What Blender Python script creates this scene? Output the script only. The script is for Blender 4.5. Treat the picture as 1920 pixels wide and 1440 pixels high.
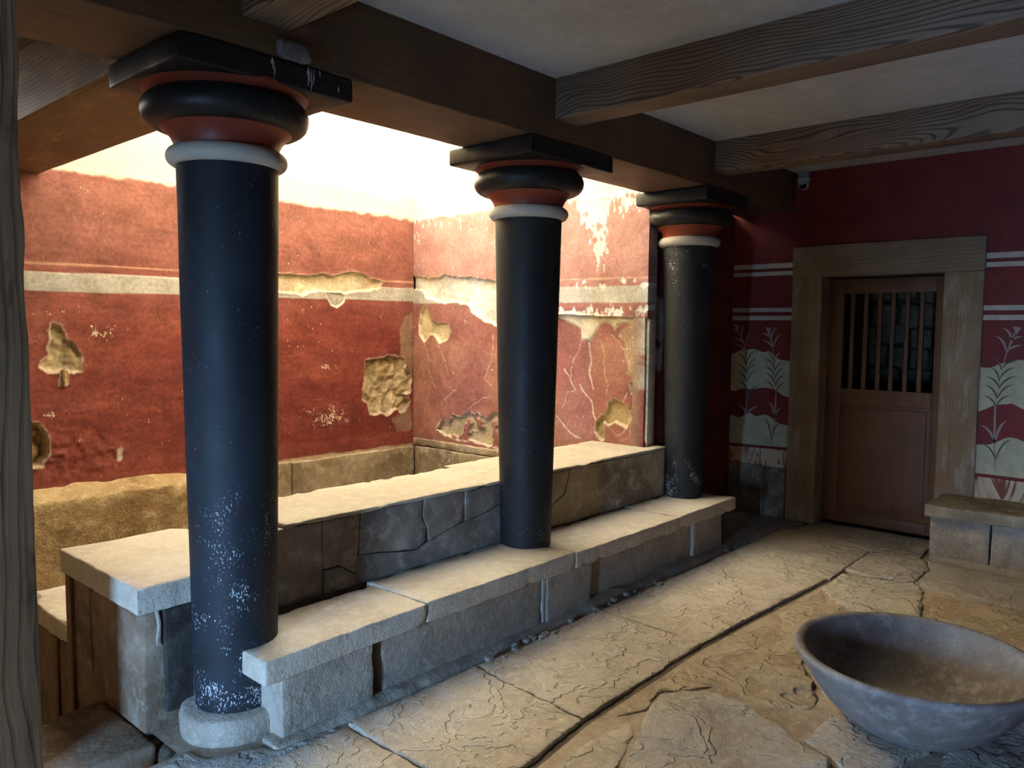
import bpy, bmesh, math, random
import numpy as np
from mathutils import Vector, Matrix
from mathutils.geometry import delaunay_2d_cdt

# ------------------------------------------------------------------ camera, sky, sun, daylight, exposure
scene = bpy.context.scene
for o in list(bpy.data.objects):
    bpy.data.objects.remove(o)
COL = scene.collection
FPX, YAW, PITCH, ROLL = 1461.45, math.radians(41.6726), math.radians(-4.0592), math.radians(0.5045)
cam_d = bpy.data.cameras.new('camera')
cam_d.sensor_fit = 'HORIZONTAL'
cam_d.sensor_width = 36.0
cam_d.lens = 36.0 * FPX / 1920.0
cam_d.clip_start = 0.02
cam = bpy.data.objects.new('camera', cam_d)
COL.objects.link(cam)
_F = Vector((math.cos(PITCH) * math.cos(YAW), math.cos(PITCH) * math.sin(YAW), math.sin(PITCH)))
_R0 = Vector((math.sin(YAW), -math.cos(YAW), 0))
_U0 = _R0.cross(_F)
_R = _R0 * math.cos(ROLL) + _U0 * math.sin(ROLL)
_U = _U0 * math.cos(ROLL) - _R0 * math.sin(ROLL)
cam.matrix_world = Matrix(((_R.x, _U.x, -_F.x, -1.5473), (_R.y, _U.y, -_F.y, -2.4944), (_R.z, _U.z, -_F.z, 1.55), (0, 0, 0, 1)))
scene.camera = cam

world = bpy.data.worlds.new('sky')
scene.world = world
world.use_nodes = True
wn = world.node_tree.nodes
wn['Background'].inputs[0].default_value = (1.0, 0.96, 0.90, 1)
wn['Background'].inputs[1].default_value = 8.5

sun_d = bpy.data.lights.new('sun', 'SUN')
sun_d.energy = 62.0
sun_d.color = (1.0, 0.96, 0.88)
sun_d.angle = math.radians(1.0)
sun = bpy.data.objects.new('sun', sun_d)
COL.objects.link(sun)
SUN_AZ, SUN_EL = math.radians(67), math.radians(43.2)      # the way the light travels
_sd = Vector((math.cos(SUN_EL) * math.cos(SUN_AZ), math.cos(SUN_EL) * math.sin(SUN_AZ), -math.sin(SUN_EL)))
sun.rotation_euler = _sd.to_track_quat('-Z', 'Y').to_euler()

day_d = bpy.data.lights.new('anteroom_daylight', 'AREA')   # daylight standing in the anteroom's outer doorway
day_d.shape = 'RECTANGLE'
day_d.size, day_d.size_y = 0.32, 1.5
day_d.energy = 410.0
day_d.color = (0.28, 0.56, 1.0)
day = bpy.data.objects.new('anteroom_daylight', day_d)
COL.objects.link(day)
day.location = (-4.25, -1.45, 1.05)
day.rotation_euler = Vector((1.0, 0.30, -0.10)).to_track_quat('-Z', 'Y').to_euler()

portal_d = bpy.data.lights.new('light_well_portal', 'AREA')   # guides the sampling of the sky through the open top of the light well
portal_d.shape = 'RECTANGLE'
portal_d.size, portal_d.size_y = 3.2, 2.65
portal_d.cycles.is_portal = True
portal = bpy.data.objects.new('light_well_portal', portal_d)
COL.objects.link(portal)
portal.location = (1.81, 1.86, 5.5)

vs = scene.view_settings
vs.view_transform = 'Standard'
vs.look = 'None'
vs.gamma = 1.0
vs.exposure = 0.28
vs.use_curve_mapping = False
scene.cycles.use_denoising = True
scene.cycles.adaptive_threshold = 0.06
scene.cycles.max_bounces = 5
scene.cycles.diffuse_bounces = 4
scene.cycles.glossy_bounces = 2

# ------------------------------------------------------------------ dimensions (metres)
FLOOR = -0.02
CEIL = 2.83
ARC = 2.52                    # underside of the architrave
AY0, AY1 = 0.072, 0.556       # architrave front / back
YB = 3.158                    # red rear wall
XE = 3.386                    # red end wall of the sunken basin
XD = 4.786                    # wall with the door
YR = 0.62                     # short return wall behind the far column
RTOP = 2.58                   # top of the red plaster
WELL = 5.5
YP, ZP = 0.48, 0.685          # parapet front / top
ZB = 0.316                    # bench top
YCAP = 0.05
random.seed(7)
R = random.Random(11)

# ------------------------------------------------------------------ numeric helpers
def _hash(ix, iy, iz, seed):
    h = (ix.astype(np.int64) * 374761393 + iy.astype(np.int64) * 668265263 + iz.astype(np.int64) * 1274126177 + seed * 974711) & 0xFFFFFFFF
    h = ((h ^ (h >> 13)) * 1103515245) & 0xFFFFFFFF
    h = ((h ^ (h >> 16)) * 2246822519) & 0xFFFFFFFF
    return ((h ^ (h >> 15)) & 0xFFFFFF) / float(0xFFFFFF)

def vnoise(x, y, z=0.0, seed=0):
    x, y, z = np.broadcast_arrays(np.asarray(x, float), np.asarray(y, float), np.asarray(z, float))
    ix, iy, iz = np.floor(x), np.floor(y), np.floor(z)
    fx, fy, fz = x - ix, y - iy, z - iz
    fx, fy, fz = [t * t * (3 - 2 * t) for t in (fx, fy, fz)]
    out = 0
    for a in (0, 1):
        for b in (0, 1):
            for c in (0, 1):
                w = (fx if a else 1 - fx) * (fy if b else 1 - fy) * (fz if c else 1 - fz)
                out = out + w * _hash(ix + a, iy + b, iz + c, seed)
    return out

def fbm(x, y, z=0.0, seed=0, octv=4, scale=1.0):
    s, a, t = 0.0, 0.5, 0.0
    for k in range(octv):
        f = scale * 2 ** k
        s = s + a * vnoise(np.asarray(x) * f + 13.7 * k, np.asarray(y) * f + 7.1 * k, np.asarray(z) * f + 3.3 * k, seed + k)
        t += a
        a *= 0.5
    return s / t

def sstep(a, b, x):
    t = np.clip((x - a) / (b - a), 0, 1)
    return t * t * (3 - 2 * t)

def poly_sd(px, py, poly):
    """signed distance to a polygon, positive inside"""
    P = np.asarray(poly, float)
    d = np.full(px.shape, 1e9)
    inside = np.zeros(px.shape, bool)
    n = len(P)
    for i in range(n):
        ax, ay = P[i]
        bx, by = P[(i + 1) % n]
        ex, ey = bx - ax, by - ay
        L = ex * ex + ey * ey + 1e-12
        t = np.clip(((px - ax) * ex + (py - ay) * ey) / L, 0, 1)
        d = np.minimum(d, np.hypot(px - ax - t * ex, py - ay - t * ey))
        c = ((ay > py) != (by > py)) & (px < (bx - ax) * (py - ay) / ((by - ay) if abs(by - ay) > 1e-9 else 1e-9) + ax)
        inside ^= c
    return np.where(inside, d, -d)

def line_d(px, py, pts):
    d = np.full(px.shape, 1e9)
    for (ax, ay), (bx, by) in zip(pts[:-1], pts[1:]):
        ex, ey = bx - ax, by - ay
        L = ex * ex + ey * ey + 1e-12
        t = np.clip(((px - ax) * ex + (py - ay) * ey) / L, 0, 1)
        d = np.minimum(d, np.hypot(px - ax - t * ex, py - ay - t * ey))
    return d

# ------------------------------------------------------------------ scene-graph helpers
WLOC = {}

def tag(o, label=None, cat=None, group=None, kind=None):
    if label: o['label'] = label
    if cat: o['category'] = cat
    if group: o['group'] = group
    if kind: o['kind'] = kind
    return o

def empty(name, loc):
    o = bpy.data.objects.new(name, None)
    o.empty_display_size = 0.1
    COL.objects.link(o)
    o.location = loc
    WLOC[o] = Vector(loc)
    return o

def link(name, me, mat, parent=None, origin=(0, 0, 0), smooth=True, angle=40):
    """me holds world coordinates minus origin"""
    o = bpy.data.objects.new(name, me)
    COL.objects.link(o)
    if mat: me.materials.append(mat)
    origin = Vector(origin)
    if parent:
        o.parent = parent
        o.location = origin - WLOC.get(parent, Vector((0, 0, 0)))
    else:
        o.location = origin
    WLOC[o] = origin
    if smooth:
        me.set_sharp_from_angle(angle=math.radians(angle)) if hasattr(me, 'set_sharp_from_angle') else None
        me.polygons.foreach_set('use_smooth', [True] * len(me.polygons))
        me.set_sharp_from_angle(angle=math.radians(angle))
    return o

def mesh_arrays(name, V, faces):
    me = bpy.data.meshes.new(name)
    if isinstance(faces, np.ndarray):
        k = faces.shape[1]
        me.vertices.add(len(V))
        me.vertices.foreach_set('co', np.asarray(V, np.float32).ravel())
        me.loops.add(faces.size)
        me.loops.foreach_set('vertex_index', faces.astype(np.int32).ravel())
        me.polygons.add(len(faces))
        me.polygons.foreach_set('loop_start', np.arange(0, faces.size, k, dtype=np.int32))
        me.polygons.foreach_set('loop_total', np.full(len(faces), k, np.int32))
        me.update(calc_edges=True)
        me.validate()
    else:
        me.from_pydata([tuple(v) for v in V], [], faces)
        me.update()
    return me

def base_of(V):
    V = np.asarray(V)
    lo, hi = V.min(0), V.max(0)
    return Vector(((lo[0] + hi[0]) / 2, (lo[1] + hi[1]) / 2, lo[2]))

def build(name, V, faces, mat, parent=None, smooth=True, angle=40):
    V = np.asarray(V, float)
    o = base_of(V)
    return link(name, mesh_arrays(name, V - np.array(o), faces), mat, parent, o, smooth, angle)

def box_vf(lo, hi):
    x0, y0, z0 = lo
    x1, y1, z1 = hi
    V = [(x0, y0, z0), (x1, y0, z0), (x1, y1, z0), (x0, y1, z0), (x0, y0, z1), (x1, y0, z1), (x1, y1, z1), (x0, y1, z1)]
    Fc = [(0, 3, 2, 1), (4, 5, 6, 7), (0, 1, 5, 4), (1, 2, 6, 5), (2, 3, 7, 6), (3, 0, 4, 7)]
    return V, Fc

def boxes(name, lst, mat, parent=None):
    V, Fc = [], []
    for lo, hi in lst:
        v, f = box_vf(lo, hi)
        k = len(V)
        V += v
        Fc += [tuple(i + k for i in q) for q in f]
    return build(name, V, Fc, mat, parent, smooth=False)

def rbox(name, lo, hi, mat, parent=None, r=0.01, step=0.05, amp=0.004, seed=0, chip=0.0, warp=None, nscale=9.0, tops=1.0):
    """rounded box with a fine grid, worn by 3-D noise"""
    lo, hi = np.array(lo, float), np.array(hi, float)
    c, h = (lo + hi) / 2, (hi - lo) / 2
    r = min(r, h.min() * 0.9)
    ax = []
    for k in range(3):
        n = max(1, int(round((2 * h[k] - 2 * r) / step)))
        n = min(n, 160)
        inner = np.linspace(-h[k] + r, h[k] - r, n + 1)
        ax.append(np.concatenate([[-h[k], -h[k] + 0.35 * r], inner, [h[k] - 0.35 * r, h[k]]]))
    idx, V, Fc = {}, [], []
    N = [len(a) for a in ax]
    def vid(i, j, k):
        key = (i, j, k)
        if key not in idx:
            idx[key] = len(V)
            V.append((ax[0][i], ax[1][j], ax[2][k]))
        return idx[key]
    for k, s in ((0, False), (N[2] - 1, True)):
        for i in range(N[0] - 1):
            for j in range(N[1] - 1):
                q = (vid(i, j, k), vid(i + 1, j, k), vid(i + 1, j + 1, k), vid(i, j + 1, k))
                Fc.append(q if s else q[::-1])
    for j, s in ((0, True), (N[1] - 1, False)):
        for i in range(N[0] - 1):
            for k in range(N[2] - 1):
                q = (vid(i, j, k), vid(i + 1, j, k), vid(i + 1, j, k + 1), vid(i, j, k + 1))
                Fc.append(q if s else q[::-1])
    for i, s in ((0, False), (N[0] - 1, True)):
        for j in range(N[1] - 1):
            for k in range(N[2] - 1):
                q = (vid(i, j, k), vid(i, j + 1, k), vid(i, j + 1, k + 1), vid(i, j, k + 1))
                Fc.append(q if s else q[::-1])
    V = np.array(V)
    q = np.clip(V, -(h - r), h - r)
    d = V - q
    L = np.linalg.norm(d, axis=1, keepdims=True)
    V2 = np.where(L > 1e-9, q + d / np.maximum(L, 1e-9) * r, V)
    W = V2 + c
    if amp:
        for k in range(3):
            W[:, k] += amp * 2 * (fbm(W[:, 0], W[:, 1], W[:, 2], seed + 31 * k, 3, nscale) - 0.5)
    if chip:
        near = (np.abs(V) > (h - max(r * 2.2, 0.02))).sum(1) >= 2
        m = sstep(0.56, 0.74, fbm(W[:, 0], W[:, 1], W[:, 2], seed + 5, 3, 13.0)) * near
        dirn = -V / np.maximum(np.linalg.norm(V, axis=1, keepdims=True), 1e-6)
        dirn = np.sign(dirn) * (np.abs(V) > (h - max(r * 2.2, 0.02)))
        W += dirn * (m * chip)[:, None]
    if warp is not None:
        W = warp(W)
    return build(name, W, [tuple(f) for f in Fc], mat, parent, True, 50)

def densify(poly, step, jit, seed):
    rr = random.Random(seed)
    out = []
    n = len(poly)
    for i in range(n):
        a, b = np.array(poly[i], float), np.array(poly[(i + 1) % n], float)
        L = np.linalg.norm(b - a)
        k = max(1, int(round(L / step)))
        nn = np.array([-(b - a)[1], (b - a)[0]]) / max(L, 1e-9)
        for j in range(k):
            p = a + (b - a) * j / k
            if j: p = p + nn * rr.uniform(-jit, jit)
            out.append(p)
    return np.array(out)

def slab(name, poly, to3, thick, mat, parent=None, r=0.008, step=0.035, jit=0.004, hfun=None, seed=0, smooth=True):
    """polygonal stone: (a,b) outline, to3(a,b,h)->xyz with h along the outward normal; rounded rim, uneven face"""
    poly = [tuple(p) for p in poly]
    A = sum(poly[i][0] * poly[(i + 1) % len(poly)][1] - poly[(i + 1) % len(poly)][0] * poly[i][1] for i in range(len(poly)))
    if A < 0: poly = poly[::-1]
    O = densify(poly, step * 1.2, jit, seed)
    n = len(O)
    T = np.roll(O, -1, 0) - np.roll(O, 1, 0)
    T /= np.maximum(np.linalg.norm(T, axis=1, keepdims=True), 1e-9)
    Nn = np.stack([-T[:, 1], T[:, 0]], 1)
    I = O + Nn * r
    M = O + Nn * r * 0.3
    lo, hi = O.min(0), O.max(0)
    gx, gy = np.meshgrid(np.arange(lo[0], hi[0], step), np.arange(lo[1], hi[1], step))
    rr = np.random.RandomState(seed + 3)
    gx = gx.ravel() + rr.uniform(-.3, .3, gx.size) * step
    gy = gy.ravel() + rr.uniform(-.3, .3, gy.size) * step
    sd = poly_sd(gx, gy, I)
    k = sd > step * 0.55
    pts = [Vector(p) for p in I] + [Vector((a, b)) for a, b in zip(gx[k], gy[k])]
    res = delaunay_2d_cdt(pts, [(i, (i + 1) % n) for i in range(n)], [], 1, 1e-6)
    tv = np.array([(v.x, v.y) for v in res[0]])
    tf = [tuple(f) for f in res[2]]
    # outer loops follow the order of the input ring
    orig = {}
    for vi, ol in enumerate(res[3]):
        for q in ol: orig.setdefault(q, vi)
    ring = [orig[i] for i in range(n)]
    h = hfun(tv[:, 0], tv[:, 1]) if hfun is not None else np.zeros(len(tv))
    V = [to3(a, b, hh) for (a, b), hh in zip(tv, h)]
    Fc = tf
    k0 = len(V)
    for i in range(n): V.append(to3(M[i][0], M[i][1], h[ring[i]] - r * 0.35))
    k1 = len(V)
    for i in range(n): V.append(to3(O[i][0], O[i][1], h[ring[i]] - r))
    k2 = len(V)
    for i in range(n): V.append(to3(O[i][0], O[i][1], -thick))
    for i in range(n):
        j = (i + 1) % n
        Fc.append((ring[i], k0 + i, k0 + j, ring[j]))
        Fc.append((k0 + i, k1 + i, k1 + j, k0 + j))
        Fc.append((k1 + i, k2 + i, k2 + j, k1 + j))
    Fc.append(tuple(k2 + i for i in range(n)))
    me = mesh_arrays(name, np.array(V) - np.array(base_of(V)), Fc)
    bm = bmesh.new()
    bm.from_mesh(me)
    bmesh.ops.recalc_face_normals(bm, faces=bm.faces)
    bm.to_mesh(me)
    bm.free()
    return link(name, me, mat, parent, base_of(V), smooth, 50)

def lathe(name, prof, cx, cy, mat, parent=None, seg=72, wob=0.0, seed=0, cap=True, angle=45):
    V, Fc = [], []
    a = np.linspace(0, 2 * math.pi, seg, endpoint=False)
    for (r, z) in prof:
        w = 1 + (wob * (fbm(np.cos(a) * 2, np.sin(a) * 2, z * 3, seed, 3) - .5) if wob else 0)
        for t, ww in zip(a, np.broadcast_to(w, a.shape)):
            V.append((cx + r * ww * math.cos(t), cy + r * ww * math.sin(t), z))
    for i in range(len(prof) - 1):
        for j in range(seg):
            k = (j + 1) % seg
            Fc.append((i * seg + j, i * seg + k, (i + 1) * seg + k, (i + 1) * seg + j))
    if cap:
        Fc.append(tuple(range(seg))[::-1])
        Fc.append(tuple((len(prof) - 1) * seg + j for j in range(seg)))
    return build(name, V, Fc, mat, parent, True, angle)

# ------------------------------------------------------------------ materials
class NT:
    def __init__(self, name):
        self.m = bpy.data.materials.new(name)
        self.m.use_nodes = True
        self.t = self.m.node_tree
        self.b = self.t.nodes['Principled BSDF']
    def n(self, ty, **kw):
        nd = self.t.nodes.new(ty)
        for k, v in kw.items():
            setattr(nd, k, v)
        return nd
    def l(self, a, b): self.t.links.new(a, b)
    def val(self, sock, v):
        if hasattr(v, 'is_linked') or isinstance(v, bpy.types.NodeSocket): self.l(v, sock)
        else: sock.default_value = v
    def pos(self, scale=(1, 1, 1), loc=(0, 0, 0), rot=(0, 0, 0)):
        g = self.n('ShaderNodeNewGeometry')
        mp = self.n('ShaderNodeMapping')
        mp.inputs['Scale'].default_value = scale
        mp.inputs['Location'].default_value = loc
        mp.inputs['Rotation'].default_value = rot
        self.l(g.outputs['Position'], mp.inputs['Vector'])
        return mp.outputs[0]
    def noise(self, vec, scale, detail=4, rough=.55, dist=0.0):
        t = self.n('ShaderNodeTexNoise')
        t.inputs['Scale'].default_value = scale
        t.inputs['Detail'].default_value = detail
        t.inputs['Roughness'].default_value = rough
        t.inputs['Distortion'].default_value = dist
        self.l(vec, t.inputs['Vector'])
        return t.outputs['Fac']
    def math(self, op, a, b=0.0, c=None):
        m = self.n('ShaderNodeMath', operation=op)
        self.val(m.inputs[0], a)
        self.val(m.inputs[1], b)
        if c is not None: self.val(m.inputs[2], c)
        return m.outputs[0]
    def ramp(self, fac, a, b, va=0.0, vb=1.0):
        m = self.n('ShaderNodeMapRange', interpolation_type='SMOOTHSTEP')
        self.l(fac, m.inputs['Value'])
        m.inputs['From Min'].default_value = a
        m.inputs['From Max'].default_value = b
        m.inputs['To Min'].default_value = va
        m.inputs['To Max'].default_value = vb
        return m.outputs[0]
    def mix(self, fac, a, b, blend='MIX'):
        m = self.n('ShaderNodeMix', data_type='RGBA', blend_type=blend)
        self.val(m.inputs[0], fac)
        self.val(m.inputs[6], a if not isinstance(a, tuple) else (*a, 1)[:4])
        self.val(m.inputs[7], b if not isinstance(b, tuple) else (*b, 1)[:4])
        return m.outputs[2]
    def bump(self, h, strength=.4, dist=.01, prev=None):
        b = self.n('ShaderNodeBump')
        b.inputs['Strength'].default_value = strength
        b.inputs['Distance'].default_value = dist
        self.l(h, b.inputs['Height'])
        if prev is not None: self.l(prev, b.inputs['Normal'])
        return b.outputs[0]
    def out(self, col, rough=.8, normal=None, spec=.3):
        self.val(self.b.inputs['Base Color'], col if not isinstance(col, tuple) else (*col, 1)[:4])
        self.val(self.b.inputs['Roughness'], rough)
        self.b.inputs['Specular IOR Level'].default_value = spec
        if normal is not None: self.l(normal, self.b.inputs['Normal'])
        return self.m

def stone_mat(name, base, dark, light, scale=6.0, bump=.5, bdist=.008, rough=.85, stain=0.35, pit=.0, spec=.25, flake=.0):
    k = NT(name)
    p = k.pos()
    n1 = k.noise(p, scale * .45, 3, .6, .4)
    n2 = k.noise(p, scale * 3.5, 4, .66)
    n3 = k.noise(p, scale * 16, 2, .6)
    c = k.mix(k.ramp(n1, .36, .66), dark, base)
    c = k.mix(k.ramp(n2, .45, .72, 0, .75), c, light)
    c = k.mix(k.ramp(n3, .56, .70, 0, stain), c, tuple(x * .45 for x in dark))
    h = k.math('ADD', k.math('MULTIPLY', n2, .7), k.math('MULTIPLY', n3, .3))
    if flake:
        nf = k.noise(p, 3.6, 3, .58, .3)
        h = k.math('ADD', h, k.math('MULTIPLY', k.math('ADD', k.ramp(nf, .462, .478), k.ramp(nf, .555, .572)), flake))
    if pit:
        v = k.n('ShaderNodeTexVoronoi')
        v.inputs['Scale'].default_value = scale * 6
        k.l(p, v.inputs['Vector'])
        h = k.math('ADD', h, k.math('MULTIPLY', k.ramp(v.outputs['Distance'], 0, .3), pit))
    return k.out(c, rough, k.bump(h, bump, bdist), spec)

def wood_mat(name, axis, dark, mid, light, lines=10.0, grain=1.0, freq=4.0, bump=.25, rough=.65, patch=None, dens=40.0):
    k = NT(name)
    s = [1.0, 1.0, 1.0]
    s[axis] = .30
    p = k.pos(tuple(s))
    field = k.noise(p, freq, 1.0, .4, .2)
    g = k.n('ShaderNodeNewGeometry')
    sp = k.n('ShaderNodeSeparateXYZ')
    k.l(g.outputs['Position'], sp.inputs[0])
    o2 = [q for q in range(3) if q != axis]
    lin = k.math('ADD', sp.outputs[o2[0]], sp.outputs[o2[1]])
    ph = k.math('ADD', k.math('MULTIPLY', field, lines), k.math('MULTIPLY', lin, dens))
    ring = k.math('SINE', k.math('MULTIPLY', ph, 6.283))
    ring = k.ramp(ring, .25, 1.0)
    s2 = [55.0, 55.0, 55.0]
    s2[axis] = 2.2
    fib = k.noise(k.pos(tuple(s2)), 1.0, 3, .6)
    blot = k.noise(k.pos(), 2.3, 4, .6, .5)
    c = k.mix(k.ramp(blot, .3, .7), mid, light)
    c = k.mix(k.math('MULTIPLY', ring, grain), c, dark)
    c = k.mix(k.ramp(fib, .5, .8, 0, .6), c, dark)
    if patch:
        s3 = [7.0, 7.0, 7.0]
        s3[axis] = 2.2
        pn = k.noise(k.pos(tuple(s3)), 1.3, 4, .75)
        c = k.mix(k.ramp(pn, .50, .68, 0, .8), c, patch)
    h = k.math('ADD', k.math('MULTIPLY', ring, -.5), k.math('MULTIPLY', fib, .6))
    return k.out(c, rough, k.bump(h, bump, .004), .35)

def fresco_mat(name, flake=(.66, .56, .42), rough=.72, bump=.35):
    k = NT(name)
    at = k.n('ShaderNodeAttribute', attribute_name='Col')
    p = k.pos()
    n1 = k.noise(p, 5, 4, .65, .3)
    n2 = k.noise(p, 38, 3, .65)
    n3 = k.noise(p, 85, 2, .55, .6)
    shade = k.mix(k.ramp(n1, .3, .7), (.80, .78, .76), (1.18, 1.2, 1.22))
    c = k.mix(1.0, at.outputs['Color'], shade, 'MULTIPLY')
    shade2 = k.mix(k.ramp(n2, .32, .68), (.82, .82, .82), (1.14, 1.14, 1.14))
    c = k.mix(1.0, c, shade2, 'MULTIPLY')
    # flakes of bare plaster where the paint is worn (amount stored in the attribute's alpha)
    f = k.math('ADD', k.math('MULTIPLY', k.noise(p, 14, 3, .7), .55), k.math('MULTIPLY', n3, .45))
    thr = k.math('SUBTRACT', .715, k.math('MULTIPLY', at.outputs['Alpha'], .30))
    m = k.math('MULTIPLY', k.math('SUBTRACT', f, thr), 22.0)
    m = k.n('ShaderNodeClamp').inputs[0].node if False else k.ramp(m, 0, 1)
    c = k.mix(m, c, flake)
    h = k.math('ADD', k.math('MULTIPLY', n2, .6), k.math('MULTIPLY', n1, .4))
    h = k.math('SUBTRACT', h, k.math('MULTIPLY', m, .3))
    return k.out(c, rough, k.bump(h, bump, .008), .3)

def paint_mat(name, base, wear=(.55, .56, .58), amount=.0, rough=.6, lowz=None, var=.5, spec=.32, hi=None):
    """old oil paint on a turned column: speckled losses, more of them towards a worn zone"""
    k = NT(name)
    p = k.pos()
    n1 = k.noise(p, 3.2, 5, .6, .4)
    ns = k.noise(k.pos((1, 1, .55)), 150, 2, .65)
    nl = k.noise(p, 6.0, 4, .6, .5)
    c = k.mix(k.ramp(n1, .3, .7, 0, var), base, tuple(min(1, x * 2.0 + .004) for x in base))
    thr = .735
    a = k.math('MULTIPLY', k.ramp(nl, .45, .75), .085 + amount)
    if lowz:
        g = k.n('ShaderNodeNewGeometry')
        sp = k.n('ShaderNodeSeparateXYZ')
        k.l(g.outputs['Position'], sp.inputs[0])
        z = k.ramp(sp.outputs['Z'], lowz[0], lowz[1], lowz[2], 0.0)
        a = k.math('ADD', a, k.math('MULTIPLY', z, k.ramp(nl, .35, .7)))
        if hi:
            z2 = k.ramp(sp.outputs['Z'], hi[0], hi[1], 0.0, hi[2])
            a = k.math('ADD', a, k.math('MULTIPLY', z2, k.ramp(nl, .35, .7)))
    m = k.math('MULTIPLY', k.math('SUBTRACT', k.math('ADD', ns, a), thr), 16.0)
    m = k.ramp(m, 0, 1)
    c = k.mix(k.math('MULTIPLY', m, .85), c, wear)
    ro = k.math('ADD', k.math('MULTIPLY', m, .3), k.ramp(n1, .3, .7, rough - .06, rough + .1))
    fine = k.noise(p, 45, 4, .6)
    return k.out(c, ro, k.bump(k.math('ADD', k.math('MULTIPLY', fine, .5), k.math('MULTIPLY', m, -.4)), .16, .004), spec)

M = {}
M['bench'] = stone_mat('bench_limestone', (.53, .475, .38), (.44, .385, .30), (.60, .545, .46), 6, .7, .012)
M['plinth'] = stone_mat('plinth_limestone', (.40, .35, .285), (.30, .255, .20), (.47, .42, .35), 11, .9, .012)
M['coping'] = stone_mat('coping_plaster', (.40, .35, .265), (.345, .295, .22), (.45, .40, .315), 5, .6, .009, stain=.25)
M['gypsum'] = stone_mat('gypsum_slab', (.24, .205, .17), (.12, .095, .075), (.33, .30, .27), 4, .35, .005, rough=.6)
M['mortar'] = stone_mat('white_mortar', (.50, .475, .42), (.42, .39, .34), (.55, .53, .48), 9, .4, .004, stain=.1)
M['flag'] = stone_mat('flagstone', (.50, .445, .36), (.40, .345, .27), (.59, .545, .47), 8, 1.0, .014, rough=.72, flake=.5)
M['flag2'] = stone_mat('flagstone_ochre', (.40, .325, .23), (.28, .215, .14), (.47, .415, .335), 8, 1.0, .014, rough=.72, flake=.7)
M['flag3'] = stone_mat('flagstone_grey', (.40, .37, .33), (.31, .275, .23), (.48, .45, .41), 8, 1.0, .014, rough=.7, flake=.5)
M['bed'] = stone_mat('floor_bedding', (.37, .30, .225), (.25, .19, .135), (.43, .36, .285), 7, .6, .008)
M['earth'] = stone_mat('dark_earth', (.11, .085, .06), (.06, .045, .03), (.17, .14, .11), 9, .9, .012)
M['dado'] = stone_mat('dado_stone', (.40, .33, .22), (.20, .14, .08), (.48, .42, .31), 3.2, .7, .012)
M['rubble'] = stone_mat('rubble_plaster', (.42, .30, .14), (.22, .13, .055), (.54, .42, .24), 3.4, .9, .02)
M['dado_grey'] = stone_mat('dado_grey_stone', (.27, .235, .175), (.14, .115, .08), (.36, .31, .235), 3.5, .5, .008)
M['slate'] = stone_mat('dark_gypsum', (.045, .038, .033), (.025, .02, .017), (.075, .066, .057), 5, .6, .01)
M['ceiling'] = stone_mat('ceiling_plaster', (.53, .555, .58), (.47, .48, .485), (.58, .61, .64), 2.2, .3, .004, stain=.22)
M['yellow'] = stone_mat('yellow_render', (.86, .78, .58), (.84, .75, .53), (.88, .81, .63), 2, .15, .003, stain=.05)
M['plaster'] = stone_mat('beige_plaster', (.33, .28, .22), (.27, .22, .17), (.38, .33, .27), 3, .3, .004)
M['bowl'] = stone_mat('purple_gypsum', (.23, .22, .215), (.145, .125, .12), (.30, .29, .285), 5, .35, .004, rough=.62)
M['tread'] = stone_mat('stair_stone', (.235, .165, .11), (.14, .088, .052), (.31, .245, .19), 4, .7, .010)
M['wood_arch'] = wood_mat('architrave_wood', 0, (.052, .030, .017), (.115, .068, .036), (.165, .100, .052), 6, .22, 3.0, .12, .6, dens=25.0)
M['wood_cross'] = wood_mat('cross_beam_wood', 1, (.06, .034, .016), (.17, .095, .04), (.24, .145, .06), 8, .35, 3.0, .2, .6, patch=(.34, .23, .09))
M['wood_beam'] = wood_mat('ceiling_beam_wood', 1, (.048, .031, .020), (.195, .137, .093), (.25, .182, .128), 15, .8, 4.5, .15, .6, dens=46.0)
M['wood_frame_v'] = wood_mat('door_frame_wood_upright', 2, (.10, .068, .036), (.25, .175, .098), (.33, .255, .16), 5, .12, 3.0, .5, .75, patch=(.40, .36, .29))
M['wood_frame_h'] = wood_mat('door_frame_wood_lintel', 1, (.10, .07, .042), (.25, .18, .112), (.32, .25, .165), 9, .25, 3.0, .4, .75)
M['wood_door'] = wood_mat('door_wood', 2, (.045, .020, .008), (.125, .053, .020), (.165, .077, .031), 4, .10, 3.0, .12, .5)
M['wood_post'] = wood_mat('weathered_post_wood', 2, (.055, .05, .042), (.40, .355, .26), (.54, .49, .38), 5, .2, 6.0, .9, .85, patch=(.15, .125, .085))
M['black1'] = paint_mat('black_paint_near', (.011, .0135, .018), amount=.025, lowz=(.0, 1.3, .16))
M['black2'] = paint_mat('black_paint_middle', (.011, .0115, .012), amount=.02, lowz=(.9, 1.5, .02))
M['black3'] = paint_mat('black_paint_far', (.011, .012, .0135), amount=.04, lowz=(.42, .75, .16), hi=(1.7, 2.0, .10))
M['black_cap'] = paint_mat('black_paint_capital', (.011, .0105, .0105), amount=.02, rough=.45)
M['red_cap'] = paint_mat('red_paint_capital', (.20, .036, .018), wear=(.3, .2, .15), amount=-.03, rough=.45, var=.25)
M['white_ring'] = paint_mat('white_paint_ring', (.50, .465, .39), wear=(.4, .36, .3), amount=-.04, rough=.55, var=.0)
M['fresco'] = fresco_mat('worn_red_fresco')
k = NT('deep_red_wall_paint')
_p = k.pos()
_n = k.noise(_p, 4, 5, .6, .3)
_n2 = k.noise(_p, 40, 4, .6)
_c = k.mix(k.ramp(_n, .3, .7), (.145, .018, .017), (.20, .028, .024))
M['deep_red'] = k.out(_c, .6, k.bump(_n2, .15, .004), .3)
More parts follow.
